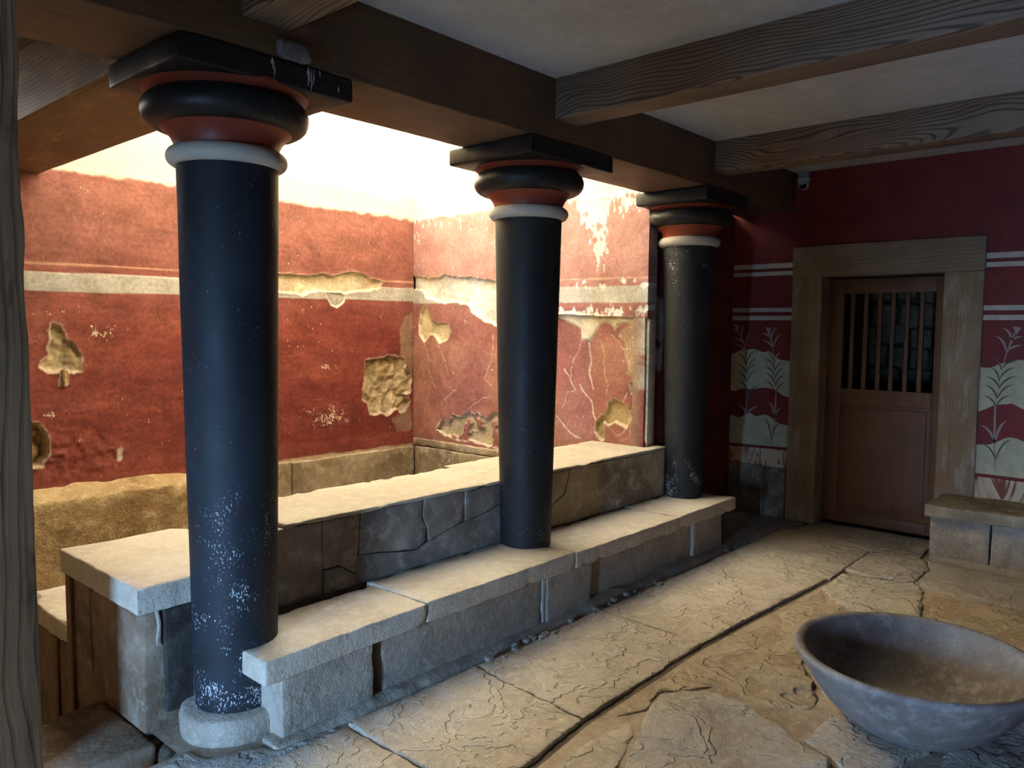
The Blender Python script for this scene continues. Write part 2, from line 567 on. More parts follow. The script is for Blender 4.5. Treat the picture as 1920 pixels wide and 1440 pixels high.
def flat(name, c, rough=.65, var=.12, spec=.3):
    k = NT(name)
    n = k.noise(k.pos(), 12, 5, .6)
    return k.out(k.mix(k.ramp(n, .3, .7), tuple(x * (1 - var) for x in c), tuple(x * (1 + var) for x in c)), rough, None, spec)
M['stripe'] = flat('stripe_paint', (.50, .48, .405))
M['mint'] = flat('pale_green_paint', (.46, .455, .32))
M['red2'] = flat('crimson_paint', (.20, .018, .022))
M['leaf_dark'] = flat('olive_leaf_paint', (.10, .105, .075))
M['leaf_pale'] = flat('pale_leaf_paint', (.34, .27, .25))
M['baseline'] = flat('red_line_paint', (.17, .022, .018))
M['white_plastic'] = flat('white_plastic', (.62, .65, .70), .35, .03, .5)
M['grey_metal'] = flat('grey_metal', (.33, .38, .42), .4, .05, .5)
M['lens'] = flat('camera_lens', (.008, .008, .01), .15, .0, .6)
k = NT('painted_veined_marble')
_p = k.pos((1, 1, 1), rot=(math.radians(38), 0, 0))
_f = k.noise(k.pos((1, 1.6, .7), rot=(math.radians(35), 0, 0)), 3.2, 2, .5, .8)
_s = k.math('SINE', k.math('MULTIPLY', _f, 62.0))
_t = k.math('SINE', k.math('ADD', k.math('MULTIPLY', _f, 31.0), 1.3))
_c = k.mix(k.ramp(_t, -.6, .9), (.56, .47, .33), (.44, .26, .16))
_c = k.mix(k.ramp(_s, .72, .97), _c, (.22, .07, .045))
M['marble'] = k.out(_c, .65, None, .3)

M['nest'] = stone_mat('nest_mud', (.24, .21, .19), (.14, .12, .10), (.33, .30, .28), 20, 1.0, .01)
M['chalk2'] = flat('bird_droppings', (.42, .41, .40))

# ------------------------------------------------------------------ STRUCTURE: painted walls as worn relief
B_BAND = [(1.6,1.95),(1.769,1.953),(1.955,1.974),(2.08,1.983),(2.173,1.981),(2.245,1.98),(2.378,2.003),(2.44,1.991),(2.49,1.989),(2.58,2.02),(2.684,2.039),(2.777,2.026),(2.872,1.988),(2.983,1.972),(2.997,1.962),(2.976,1.905),(2.899,1.885),(2.79,1.87),(2.657,1.856),(2.604,1.846),(2.54,1.849),(2.402,1.852),(2.328,1.851),(2.231,1.837),(2.166,1.816),(2.101,1.831),(1.953,1.835),(1.767,1.837),(1.62,1.87)]
B_SPALL = [(2.395,1.838),(2.489,1.847),(2.604,1.841),(2.584,1.771),(2.513,1.716),(2.45,1.741)]
B_HOLE = [(2.814,1.253),(3.023,1.27),(3.052,1.292),(3.153,1.284),(3.272,1.253),(3.287,1.212),(3.264,1.167),(3.34,1.118),(3.355,1.07),(3.34,.931),(3.287,.922),(3.348,.848),(3.287,.771),(3.226,.74),(3.189,.795),(3.064,.741),(2.993,.769),(2.908,.747),(2.866,.767),(2.839,.87),(2.784,.906),(2.792,1.005),(2.813,1.137)]
B_GREY1 = [(3.108,.715),(3.211,.741),(3.348,.86),(3.385,.576),(3.189,.569)]
B_GREY2 = [(3.213,1.535),(3.273,1.673),(3.385,1.721),(3.385,1.07),(3.287,1.212),(3.227,1.306)]
B_LEFT = [(.263,1.56),(.308,1.542),(.345,1.461),(.407,1.41),(.441,1.359),(.432,1.245),(.368,1.235),(.351,1.248),(.344,1.154),(.308,1.155),(.316,1.249),(.276,1.232),(.221,1.252),(.194,1.278),(.206,1.314),(.246,1.35),(.242,1.387),(.261,1.486)]
B_OVAL = [(.649,.683),(.681,.699),(.7,.684),(.685,.605),(.659,.604)]
B_NOTCH = [(.0,.93),(.112,.926),(.166,.903),(.209,.856),(.229,.779),(.221,.693),(.185,.622),(.103,.62),(0,.62)]
E_BAND = [(3.17,2.039),(2.943,2.008),(2.843,2.01),(2.745,2.034),(2.523,2.004),(2.295,1.99),(2.126,1.963),(1.935,1.926),(1.75,1.93),(1.72,1.60),(1.93,1.544),(2.122,1.585),(2.217,1.617),(2.367,1.681),(2.429,1.758),(2.569,1.787),(2.793,1.779),(2.994,1.834),(3.028,1.908),(3.17,1.918)]
E_HEART = [(3.054,1.686),(2.985,1.771),(2.943,1.696),(2.909,1.628),(2.842,1.594),(2.695,1.595),(2.655,1.528),(2.694,1.45),(2.792,1.409),(2.875,1.492),(2.926,1.492),(3.002,1.416),(3.071,1.49),(3.079,1.582)]
E_LOW = [(2.84,.627),(2.757,.703),(2.675,.676),(2.611,.76),(2.515,.735),(2.422,.797),(2.3,.796),(2.21,.771),(2.086,.813),(1.922,.858),(1.8,.7),(1.918,.5),(2.208,.533),(2.514,.545),(2.707,.56)]
E_CREAM = [(1.6,1.70),(1.487,1.69),(1.419,1.685),(.603,1.631),(.555,1.60),(.555,.684),(.591,.72),(.613,.762),(.642,1.57),(.663,1.578),(.758,1.613),(.853,1.596),(.884,1.551),(.906,1.586),(.962,1.613),(1.017,1.595),(1.06,1.531),(1.11,1.466),(1.19,1.474),(1.198,1.558),(1.304,1.604),(1.419,1.651),(1.6,1.67)]
E_SPECK = [(.862,1.524),(.778,1.587),(.653,1.57),(.635,1.246),(.769,1.205),(.796,1.436)]
E_H1 = [(.736,1.144),(.613,1.212),(.599,1.037),(.65,1.029),(.724,1.073)]
E_H2 = [(1.046,.831),(.947,.922),(.938,.987),(.873,1.019),(.764,.972),(.72,.886),(.761,.81),(.869,.846),(.934,.813),(.979,.837),(.971,.699),(.998,.687),(1.05,.747)]
E_CRACKS = [[(1.127,1.447),(1.107,1.318),(1.116,1.207),(1.074,1.079)],[(1.213,1.109),(1.153,1.047),(1.083,.977),(1.07,.894),(1.041,.831)],[(1.369,1.224),(1.308,1.16),(1.247,1.06)],[(1.247,1.06),(1.336,1.045),(1.347,.977),(1.382,.917)],[(1.442,.835),(1.362,.784),(1.301,.723),(1.205,.694)],[(1.185,1.474),(1.252,1.351),(1.303,1.227),(1.308,1.16)],[(1.014,1.477),(.979,1.359),(.97,1.232),(.94,1.096),(.954,.986)],[(.767,1.079),(.796,.988),(.721,.939),(.669,.943)],[(.934,.813),(.856,.747),(.76,.801)],[(.72,.886),(.727,.742),(.801,.716)],[(1.038,1.522),(.905,1.505),(.795,1.4),(.75,1.294)],
            [(3.002,1.422),(2.942,1.286),(2.942,1.16),(2.841,.993)],[(2.114,1.522),(2.141,1.278),(2.228,1.114),(2.124,1.056)],[(2.58,.997),(2.676,.935),(2.774,.85)],[(2.095,.972),(2.241,.941),(2.422,.83)],[(2.842,1.448),(2.743,1.314),(2.693,1.17)]]

def lerp3(c, mask, col):
    return c * (1 - mask[:, None]) + np.array(col)[None, :] * mask[:, None]

def panel(name, to3, u0, u1, v0, v1, step, fn, mat, back, parent=None):
    """a dense sheet of plaster: fn(u,v) -> colour, wear, height; closed by a box behind it"""
    nu, nv = int(round((u1 - u0) / step)) + 1, int(round((v1 - v0) / step)) + 1
    U, Vv = np.meshgrid(np.linspace(u0, u1, nu), np.linspace(v0, v1, nv))
    u, v = U.ravel(), Vv.ravel()
    col, wear, h = fn(u, v)
    V = to3(u, v, h)
    i = np.arange(nu * nv).reshape(nv, nu)
    Q = np.stack([i[:-1, :-1].ravel(), i[:-1, 1:].ravel(), i[1:, 1:].ravel(), i[1:, :-1].ravel()], 1)
    # rim and back so that the sheet is a solid
    rim = np.concatenate([i[0, :], i[1:, -1], i[-1, -2::-1], i[-2:0:-1, 0]])
    nb = len(rim)
    Vb = to3(u[rim], v[rim], np.full(nb, -back))
    off = nu * nv
    S = np.stack([rim, np.roll(rim, -1), off + (np.arange(nb) + 1) % nb, off + np.arange(nb)], 1)[:, ::-1]
    c0 = [off + q for q in (0, nu - 1, nu - 1 + nv - 1, nu - 1 + nv - 1 + nu - 1)]
    bk = np.array([[c0[3], c0[2], c0[1], c0[0]]])
    V = np.concatenate([V, Vb])
    F4 = np.concatenate([Q, S, bk])
    o = base_of(V)
    me = mesh_arrays(name, V - np.array(o), F4)
    at = me.color_attributes.new('Col', 'FLOAT_COLOR', 'POINT')
    rgba = np.concatenate([np.concatenate([col, wear[:, None]], 1), np.tile([[.3, .2, .15, 0.]], (nb, 1))])
    at.data.foreach_set('color', rgba.astype(np.float32).ravel())
    bm = bmesh.new()
    bm.from_mesh(me)
    bmesh.ops.recalc_face_normals(bm, faces=bm.faces)
    bm.to_mesh(me)
    bm.free()
    ob = link(name, me, mat, parent, o, True, 60)
    return ob

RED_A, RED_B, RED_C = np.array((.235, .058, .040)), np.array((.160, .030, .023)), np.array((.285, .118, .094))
CREAM, TAN, BAND = (.54, .45, .305), (.43, .34, .20), (.44, .42, .37)

def red_base(u, v, seed, pale):
    a = fbm(u * .55, v * 2.6, 0, seed, 5, 3.0)
    b = fbm(u, v, 0, seed + 9, 4, 1.6)
    m = sstep(.34, .68, a * .6 + b * .4)
    c = RED_B[None] * (1 - m[:, None]) + RED_A[None] * m[:, None]
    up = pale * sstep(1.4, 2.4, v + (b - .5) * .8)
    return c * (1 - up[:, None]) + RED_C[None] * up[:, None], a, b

def ragged(u, v, poly, seed, amt=.014):
    w1 = (fbm(u, v, 0, seed, 3, 22) - .5) * 2 * amt
    return poly_sd(u, v, poly) + w1

def fn_back(u, v):
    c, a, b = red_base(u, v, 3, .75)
    h = (fbm(u, v, 0, 4, 4, 3.2) - .5) * .014 + (fbm(u * .6, v * 2.5, 0, 44, 3, 14) - .5) * .004
    wear = np.clip(.06 + .22 * sstep(.5, .8, b), 0, 1)
    # painted band and thin line
    zt, zbn = 1.888 + .010 * (u - .14), 1.766 + .011 * (u - .14)
    bandm = sstep(-.003, .003, v - zbn) * sstep(-.003, .003, zt - v)
    c = lerp3(c, bandm, BAND)
    c = lerp3(c, sstep(.008, .004, np.abs(v - (zt + .058))), (.50, .28, .18))
    c = lerp3(c, sstep(.006, .003, np.abs(v - zt)), (.62, .55, .44))
    wear *= 1 - .7 * bandm
    # bare plaster and holes
    for poly, col, dep, sd_ in ((B_BAND, CREAM, .030, 1), (B_HOLE, TAN, .055, 2), (B_LEFT, TAN, .035, 3), (B_NOTCH, (.40, .28, .15), .10, 4)):
        s = ragged(u, v, poly, 50 + sd_)
        m = sstep(-.002, .006, s)
        nz = fbm(u, v, 0, 70 + sd_, 5, 9)
        lump = np.abs(fbm(u, v, 0, 170 + sd_, 4, 7) - .5) * 2
        cc = np.array(col)[None] * (.62 + .50 * nz[:, None] + .5 * lump[:, None])
        c = c * (1 - m[:, None]) + cc * m[:, None]
        c = lerp3(c, sstep(.010, .004, np.abs(s + .004)) * .6, (.62, .50, .36))
        h = h - sstep(-.002, .012, s) * dep * (.45 + .7 * (nz - .2) + 1.3 * (.35 - lump) * (1 if sd_ > 1 else .5)) + sstep(-.03, -.002, s) * sstep(.002, -.004, s) * .004
        wear *= 1 - m
    s = ragged(u, v, B_SPALL, 61, .006)
    m = sstep(-.002, .004, s)
    c = lerp3(c, m, (.36, .33, .28)); h = h - m * .010
    c = lerp3(c, sstep(.008, .003, np.abs(s)), (.62, .54, .42))
    for poly in (B_GREY1, B_GREY2):
        s = ragged(u, v, poly, 62, .02)
        m = sstep(-.004, .015, s) * .8
        c = lerp3(c, m, (.26, .165, .11)); h = h - m * .006
        wear *= 1 - m
    s = ragged(u, v, B_OVAL, 63, .004)
    m = sstep(-.002, .003, s)
    c = lerp3(c, m, (.50, .43, .33)); h = h - m * .004
    # flaked zones
    for (x, z, rx, rz, k_) in ((2.42, .78, .36, .14, .62), (2.42, 1.21, .24, .035, .55), (.58, 1.50, .16, .08, .6), (.27, 1.62, .12, .06, .45), (.25, .96, .08, .03, .5), (1.1, 1.0, .5, .4, .1), (2.4, 1.5, .5, .15, .22), (2.3, 2.2, .7, .3, .25), (.45, 2.45, .12, .12, .45)):
        wear = np.maximum(wear, k_ * np.exp(-((u - x) / rx) ** 2 - ((v - z) / rz) ** 2) * 1.15)
    # rough relief low on the left, ragged top edge
    rl = np.exp(-((u - .42) / .30) ** 2 - ((v - .66) / .17) ** 2)
    h = h + rl * (fbm(u, v, 0, 91, 3, 26) - .5) * .030
    top = sstep(.030, .0, RTOP - v + (fbm(u, v * 0, 0, 8, 3, 14) - .5) * .04)
    c = lerp3(c, top, (.60, .48, .36)); h = h - top * .012
    # lower edge: plaster feathering out over the stones
    low = sstep(.0, .02, .455 + (fbm(u, v * 0, 0, 18, 3, 7) - .5) * .04 - v)
    c = lerp3(c, low, (.42, .33, .22))
    return c, wear, h

def fn_end(u, v):
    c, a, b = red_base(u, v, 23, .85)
    c = lerp3(c, .22 + .33 * sstep(1.6, 2.2, v), (.50, .29, .26))  # paler pink upwards: bounce from the sunlit wall painted in, plus lime haze
    veil = sstep(.42, .75, fbm(u, v, 0, 27, 5, 3.0)) * .45
    c = lerp3(c, veil * sstep(2.0, 1.6, v), (.42, .22, .15))
    h = (fbm(u, v, 0, 24, 4, 3.2) - .5) * .012
    wear = np.clip(.10 + .25 * sstep(.5, .8, b), 0, 1)
    zt, zbn = 1.885 + .012 * (u - 1.4), 1.760 + .012 * (u - 1.4)
    bandm = sstep(-.003, .003, v - zbn) * sstep(-.003, .003, zt - v)
    c = lerp3(c, bandm, BAND)
    c = lerp3(c, sstep(.008, .004, np.abs(v - (zt + .058))), (.55, .34, .25))
    wear *= 1 - .8 * bandm
    # white lime runs under the light well
    lime = np.exp(-((u - 1.0) / .085) ** 2) * sstep(1.85, 2.25, v) + .9 * np.exp(-((u - 1.15) / .10) ** 2) * sstep(2.2, 2.5, v) + .8 * np.exp(-((u - .80) / .12) ** 2) * sstep(2.3, 2.6, v)
    lime = lime + .55 * np.exp(-((v - 1.90) / .05) ** 2) * sstep(1.5, 1.1, u) + .9 * np.exp(-((v - 1.69) / .045) ** 2) * sstep(1.55, 1.3, u)
    lime = lime + .45 * sstep(2.3, 2.6, v) + .35 * sstep(2.95, 3.16, u) * sstep(1.9, 2.1, v)
    ln = fbm(u * 1.5, v * .8, 0, 29, 5, 24)
    lm = sstep(.0, .04, lime * .40 + ln - .80)
    c = lerp3(c, lm, (.68, .66, .63)); h = h - lm * .004
    # recessed, re-set lower panel of older fresco
    rec = sstep(.0, .012, 1.655 + .035 * (u - 1.0) - v) * sstep(1.62, 1.55, u)
    h = h - rec * .035
    s = ragged(u, v, E_SPECK, 88, .03)
    m = sstep(-.01, .02, s) * .75
    c = lerp3(c, m, (.36, .25, .15)); wear = np.maximum(wear, m * .75)
    for poly, col, dep, sd_, rg in ((E_HEART, (.56, .46, .27), .022, 2, .006), (E_H1, (.52, .42, .24), .02, 3, .006), (E_H2, (.47, .36, .18), .035, 4, .008), (E_LOW, (.50, .41, .26), .03, 5, .03), (E_BAND, (.70, .66, .57), .030, 6, .016), (E_CREAM, (.64, .56, .40), -.008, 1, .006)):
        s = ragged(u, v, poly, 80 + sd_, rg)
        m = sstep(-.002, .006, s)
        nz = fbm(u, v, 0, 97 + sd_, 5, 9 if sd_ != 1 else 4)
        k_ = .25 if sd_ == 1 else .6
        if sd_ == 5: m = m * sstep(.40, .5, fbm(u, v, 0, 77, 4, 11))
        cc = np.array(col)[None] * (1 - k_ / 2 + k_ * nz[:, None])
        c = c * (1 - m[:, None]) + cc * m[:, None]
        c = lerp3(c, sstep(.009, .003, np.abs(s + .003)) * .7, (.70, .60, .45))
        h = h - m * dep * (.5 + nz if sd_ != 1 else 1.0)
        wear *= 1 - m
    wu, wv = u + (fbm(u, v, 0, 33, 3, 16) - .5) * .03, v + (fbm(u, v, 0, 34, 3, 16) - .5) * .03
    for i, pl in enumerate(E_CRACKS):
        d = line_d(wu, wv, pl)
        w = .0075 if i in (0, 1, 4) else .0042
        m = sstep(w, w * .4, d)
        c = lerp3(c, m * (.95 if i in (0, 1, 2, 4) else .6), (.66, .55, .40)); h = h - m * .004
    top = sstep(.025, .0, RTOP - v + (fbm(u, v * 0, 0, 9, 3, 14) - .5) * .03)
    c = lerp3(c, top, (.64, .58, .5)); h = h - top * .01
    return c, wear, h

def fn_return(u, v):
    c, a, b = red_base(u, v, 43, .1)
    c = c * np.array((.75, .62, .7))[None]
    h = (fbm(u, v, 0, 24, 4, 3.2) - .5) * .010
    s = ragged(u, v, [(3.36, 1.86), (3.52, 1.80), (3.66, 1.79), (3.62, 1.26), (3.51, 1.17), (3.46, 1.10), (3.36, 1.09)], 12, .03)
    m = sstep(-.005, .01, s) * sstep(.36, .46, fbm(u, v, 0, 15, 4, 9))
    c = lerp3(c, m, (.33, .30, .25))
    return c, np.full(u.shape, .2), h

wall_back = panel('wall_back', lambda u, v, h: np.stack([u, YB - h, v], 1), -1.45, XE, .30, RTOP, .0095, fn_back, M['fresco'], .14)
tag(wall_back, kind='structure')
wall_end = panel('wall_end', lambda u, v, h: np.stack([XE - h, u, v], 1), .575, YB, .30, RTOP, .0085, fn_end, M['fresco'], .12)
tag(wall_end, kind='structure')
wall_return = panel('wall_return', lambda u, v, h: np.stack([u, YR - .025 - h, v], 1), XE + .005, XD, -.1, RTOP - .06, .016, fn_return, M['fresco'], .10)
tag(wall_return, kind='structure')

def scratches(parent, to3, u0, u1, v0, v1, n, seed, dens):
    q = random.Random(seed)
    V, Fc = [], []
    while len(Fc) < n:
        u, v = q.uniform(u0, u1), q.uniform(v0, v1)
        if q.random() > dens(u, v): continue
        L, w, a = q.uniform(.008, .030), q.uniform(.0012, .0028), math.radians(q.gauss(88, 22))
        du, dv = math.cos(a) * L / 2, math.sin(a) * L / 2
        k0 = len(V)
        V += [to3(u - du, v - dv), to3(u + w, v - dv * .2), to3(u + du, v + dv), to3(u - w, v + dv * .2)]
        Fc.append((k0, k0 + 1, k0 + 2, k0 + 3))
    o = build('paint_scratches', V, Fc, M['chalk'], parent, smooth=False)
    o['kind'] = 'stuff'
M['chalk'] = flat('bare_plaster_scratch', (.62, .54, .42))
scratches(wall_back, lambda u, v: (u, YB - .0085, v), .1, 3.3, .5, 2.5, 150, 3, lambda u, v: .35 + .65 * (u > 1.8) * (v > 1.3))
scratches(wall_end, lambda u, v: (XE - .0085, u, v), .7, 3.1, .75, 2.5, 60, 4, lambda u, v: .6)

# solid masses behind the sheets, upper walls of the light well
S = lambda o: tag(o, kind='structure')
S(boxes('wall_core_back', [((-1.45, YB + .13, -1.2), (XE + .1, YB + .45, RTOP))], M['plaster']))
S(boxes('wall_core_end', [((XE + .11, YR + .08, -1.2), (XD + .3, YB + .45, RTOP))], M['plaster']))
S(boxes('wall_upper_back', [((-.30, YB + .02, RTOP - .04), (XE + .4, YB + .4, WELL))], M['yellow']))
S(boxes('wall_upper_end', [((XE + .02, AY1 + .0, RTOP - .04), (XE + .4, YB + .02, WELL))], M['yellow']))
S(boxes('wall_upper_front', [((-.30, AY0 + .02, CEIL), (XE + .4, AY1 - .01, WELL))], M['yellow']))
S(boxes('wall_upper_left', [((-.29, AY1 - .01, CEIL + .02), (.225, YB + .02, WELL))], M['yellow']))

# dado stones of the sunken basin
def dado_stone(lo, hi, seed, mat, parent, amp=.006):
    rbox('dado_slab', lo, hi, M[mat], parent, .008, .05, amp, seed, .008)
xs = [1.42, 2.02, 3.36]
for i in range(2):
    dado_stone((xs[i] + .004, YB - .045, -.85), (xs[i + 1] - .004, YB + .02, .435 - .012 * i), 5 + i, 'dado', wall_back)
def _lw(W):
    W[:, 2] -= np.where(W[:, 2] > .25, (YB - W[:, 1]) * .42, 0)
    return W
rbox('dado_slab', (-1.4, YB - .16, -.85), (1.41, YB + .02, .475), M['rubble'], wall_back, .015, .05, .022, 31, .02, _lw, 5.0)
ys = [.75, 1.9, YB - .05]
for i in range(2):
    dado_stone((XE - .035, ys[i] + .004, -.85), (XE + .02, ys[i + 1] - .004, .43), 8 + i, 'dado', wall_end)
rbox('cornice_strip', (XE - .030, 1.6, .435), (XE + .02, YB - .02, .50), M['dado'], wall_end, .008, .05, .010, 77, .01)

# ------------------------------------------------------------------ door wall
D0, D1, DZ = -1.05, -.175, 1.982
wall_right = boxes('wall_right', [((XD, D1 + .12, -.1), (XD + .3, YR + .1, CEIL)), ((XD, -4.2, -.1), (XD + .3, D0 - .12, CEIL)), ((XD, D0 - .12, DZ + .1), (XD + .3, D1 + .12, CEIL))], M['deep_red'])
S(wall_right)
YH = YR - .03
JL, JR = .064, -1.302          # outer edges of the door frame

def wall_paint(name, poly, mat, off, parent=wall_right):
    """flat paint layer on the door wall, outline in (y, z)"""
    P = [(XD - off, a, b) for a, b in poly]
    A = sum(poly[i][0] * poly[(i + 1) % len(poly)][1] - poly[(i + 1) % len(poly)][0] * poly[i][1] for i in range(len(poly)))
    f = tuple(range(len(P)))
    if A > 0: f = f[::-1]
    return build(name, P, [f], mat, parent, smooth=False)

def spline(pts, n=8):
    P = [np.array(p, float) for p in pts]
    P = [2 * P[0] - P[1]] + P + [2 * P[-1] - P[-2]]
    out = []
    for i in range(1, len(P) - 2):
        for t in np.linspace(0, 1, n, endpoint=False):
            out.append(tuple(.5 * (2 * P[i] + (P[i + 1] - P[i - 1]) * t + (2 * P[i - 1] - 5 * P[i] + 4 * P[i + 1] - P[i + 2]) * t * t + (3 * P[i] - P[i - 1] - 3 * P[i + 1] + P[i + 2]) * t ** 3)))
    out.append(tuple(P[-2]))
    return out

for z0, z1 in ((2.070, 2.110), (2.010, 2.044), (1.708, 1.743), (1.640, 1.676)):
    wall_paint('painted_stripe', [(JL, z0), (YH, z0), (YH, z1), (JL, z1)], M['stripe'], .0006)
    wall_paint('painted_stripe', [(-3.5, z0), (JR, z0), (JR, z1), (-3.5, z1)], M['stripe'], .0006)
LW1T = [(.59,1.345),(.573,1.348),(.489,1.39),(.452,1.385),(.392,1.395),(.309,1.372),(.251,1.379),(.203,1.341),(.145,1.31),(.05,1.304)]
LW1B = [(.59,1.03),(.539,1.03),(.478,1.055),(.393,1.05),(.322,1.066),(.252,1.07),(.182,1.052),(.112,1.011),(.05,.999)]
LW2T = [(.59,.812),(.569,.818),(.507,.8),(.459,.821),(.411,.848),(.35,.825),(.268,.843),(.22,.824),(.161,.784),(.05,.763)]
wall_paint('painted_band', spline(LW1T) + spline(LW1B)[::-1], M['mint'], .0006)
wall_paint('painted_band', spline(LW2T) + [(.05, .56), (.59, .555)], M['mint'], .0006)
RT = [(-1.29,1.308),(-1.365,1.307),(-1.428,1.339),(-1.485,1.345),(-1.529,1.367),(-1.60,1.35),(-1.70,1.31),(-1.82,1.33),(-1.95,1.36),(-2.1,1.31),(-2.3,1.34)]
RB = [(-1.29,.985),(-1.349,1.013),(-1.407,1.045),(-1.476,1.056),(-1.51,1.059),(-1.60,1.015),(-1.72,.99),(-1.85,1.04),(-2.0,1.05),(-2.15,1.0),(-2.3,1.04)]
R2 = [(-1.29,.754),(-1.372,.761),(-1.43,.788),(-1.486,.821),(-1.544,.82),(-1.62,.79),(-1.75,.76),(-1.9,.81),(-2.05,.79),(-2.3,.77)]
wall_paint('painted_band', spline(RT) + spline(RB)[::-1], M['mint'], .0006)
wall_paint('painted_band', spline(R2) + [(-2.3, .53), (-1.29, .54)], M['mint'], .0006)
wall_paint('painted_line', [(YH, .548), (JL, .560), (JL, .583), (YH, .571)], M['baseline'], .0012)
wall_paint('painted_line', [(JR, .526), (-2.3, .515), (-2.3, .540), (JR, .551)], M['baseline'], .0012)
wall_paint('painted_marble_band', [(JL, .405), (YH, .41), (YH, .548), (JL, .56)], M['marble'], .0009)
wall_paint('painted_marble_band', [(-2.3, .36), (JR, .36), (JR, .527), (-2.3, .516)], M['marble'], .0009)

def leaf_poly(a, b, w):
    a, b = np.array(a), np.array(b)
    c = np.array((a[0] + (b[0] - a[0]) * .30, a[1] + (b[1] - a[1]) * .92))
    L, Rr = [], []
    for t in np.linspace(0, 1, 11):
        p = (1 - t) ** 2 * a + 2 * t * (1 - t) * c + t * t * b
        d = 2 * (1 - t) * (c - a) + 2 * t * (b - c)
        d /= max(np.linalg.norm(d), 1e-9)
        ww = w * (math.sin(math.pi * min(1, .12 + t * .95)) ** .7) * .5 + .0006
        nn = np.array((-d[1], d[0]))
        L.append(tuple(p + nn * ww)); Rr.append(tuple(p - nn * ww))
    return L, Rr

def strip_paint(name, LR, mat, off):
    V, Fc = [], []
    for L, Rr in LR:
        k0 = len(V)
        for p, q in zip(L, Rr):
            V += [(XD - off, *p), (XD - off, *q)]
        for i in range(len(L) - 1):
            Fc.append((k0 + 2 * i, k0 + 2 * i + 1, k0 + 2 * i + 3, k0 + 2 * i + 2))
    return build(name, V, Fc, mat, wall_right, smooth=False)

PL1 = {'stem': [(.451,.70),(.451,.787),(.437,.91),(.436,1.082),(.448,1.254),(.458,1.391),(.504,1.493),(.543,1.573)], 'w': [[(.448,1.254),(.536,1.349)],[(.443,1.185),(.54,1.262)],[(.44,1.117),(.538,1.19)],[(.437,1.048),(.535,1.114)],[(.436,.956),(.537,1.065)],[(.448,1.265),(.362,1.384)],[(.444,1.208),(.356,1.314)],[(.443,1.174),(.359,1.269)],[(.439,1.117),(.347,1.216)],[(.437,.979),(.317,1.089)]], 'r': [[(.434,.829),(.525,.909)],[(.432,.829),(.331,.904)],[(.468,1.425),(.584,1.49)],[(.461,1.385),(.563,1.429)],[(.463,1.414),(.423,1.542)],[(.502,1.493),(.489,1.585)],[(.524,1.539),(.588,1.561)]], 'f': (.545, 1.58)}
PL2 = {'stem': [(.207,.604),(.19,.792),(.181,1.04),(.192,1.197),(.216,1.374),(.237,1.486),(.256,1.552)], 'w': [[(.2,1.263),(.268,1.373)],[(.197,1.219),(.283,1.316)],[(.191,1.163),(.299,1.256)],[(.186,1.096),(.294,1.201)],[(.183,1.029),(.289,1.133)],[(.197,1.219),(.122,1.294)],[(.191,1.152),(.12,1.244)],[(.187,1.096),(.111,1.184)],[(.183,1.029),(.104,1.123)],[(.208,.632),(.276,.81)],[(.203,.656),(.133,.781)]], 'r': [[(.189,.826),(.248,.952)],[(.189,.826),(.129,.907)],[(.24,1.486),(.314,1.529)],[(.22,1.408),(.312,1.468)],[(.237,1.486),(.188,1.581)],[(.217,1.408),(.152,1.52)],[(.202,1.297),(.145,1.374)]], 'f': (.262, 1.56)}
PL3 = {'stem': [(-1.428,.583),(-1.414,.752),(-1.406,1.051),(-1.427,1.229),(-1.449,1.377),(-1.479,1.485),(-1.498,1.552)], 'w': [[(-1.424,1.215),(-1.366,1.304)],[(-1.422,1.174),(-1.327,1.244)],[(-1.416,1.093),(-1.33,1.183)],[(-1.407,1.038),(-1.327,1.107)],[(-1.427,1.235),(-1.521,1.313)],[(-1.422,1.161),(-1.532,1.254)],[(-1.416,1.093),(-1.518,1.196)],[(-1.41,1.038),(-1.501,1.118)],[(-1.424,.658),(-1.331,.764)],[(-1.429,.672),(-1.519,.811)],[(-1.441,1.31),(-1.541,1.37)],[(-1.432,1.296),(-1.36,1.377)]], 'r': [[(-1.413,.779),(-1.313,.896)],[(-1.416,.78),(-1.479,.935)],[(-1.457,1.418),(-1.385,1.526)],[(-1.483,1.505),(-1.426,1.582)],[(-1.464,1.431),(-1.553,1.467)],[(-1.483,1.505),(-1.55,1.526)]], 'f': (-1.51, 1.575)}
for pl in (PL1, PL2, PL3):
    st = spline(pl['stem'], 5)
    n = len(st)
    L = [(p[0] + .004 + .003 * math.sin(i * .3), p[1]) for i, p in enumerate(st)]
    Rr = [(p[0] - .004 - .003 * math.sin(i * .3), p[1]) for i, p in enumerate(st)]
    fl = pl['f']
    flower = ([(fl[0] + .028, fl[1] + .022), (fl[0] + .004, fl[1] - .03)], [(fl[0] - .026, fl[1] + .014), (fl[0] - .002, fl[1] - .032)])
    strip_paint('painted_plant', [(L, Rr)] + [leaf_poly(a, b, .014) for a, b in pl['r']] + [flower], M['leaf_pale'], .0016)
    strip_paint('painted_leaves', [leaf_poly(a, b, .010) for a, b in pl['w']], M['leaf_dark'], .0020)

dado_edges = [JL + .01, .26, YH]
for i in range(2):
    rbox('dado_slab', (XD - .012, dado_edges[i] + .003, -.06), (XD + .01, dado_edges[i + 1] - .003, .405), M['dado_grey'], wall_right, .006, .05, .004, 60 + i)

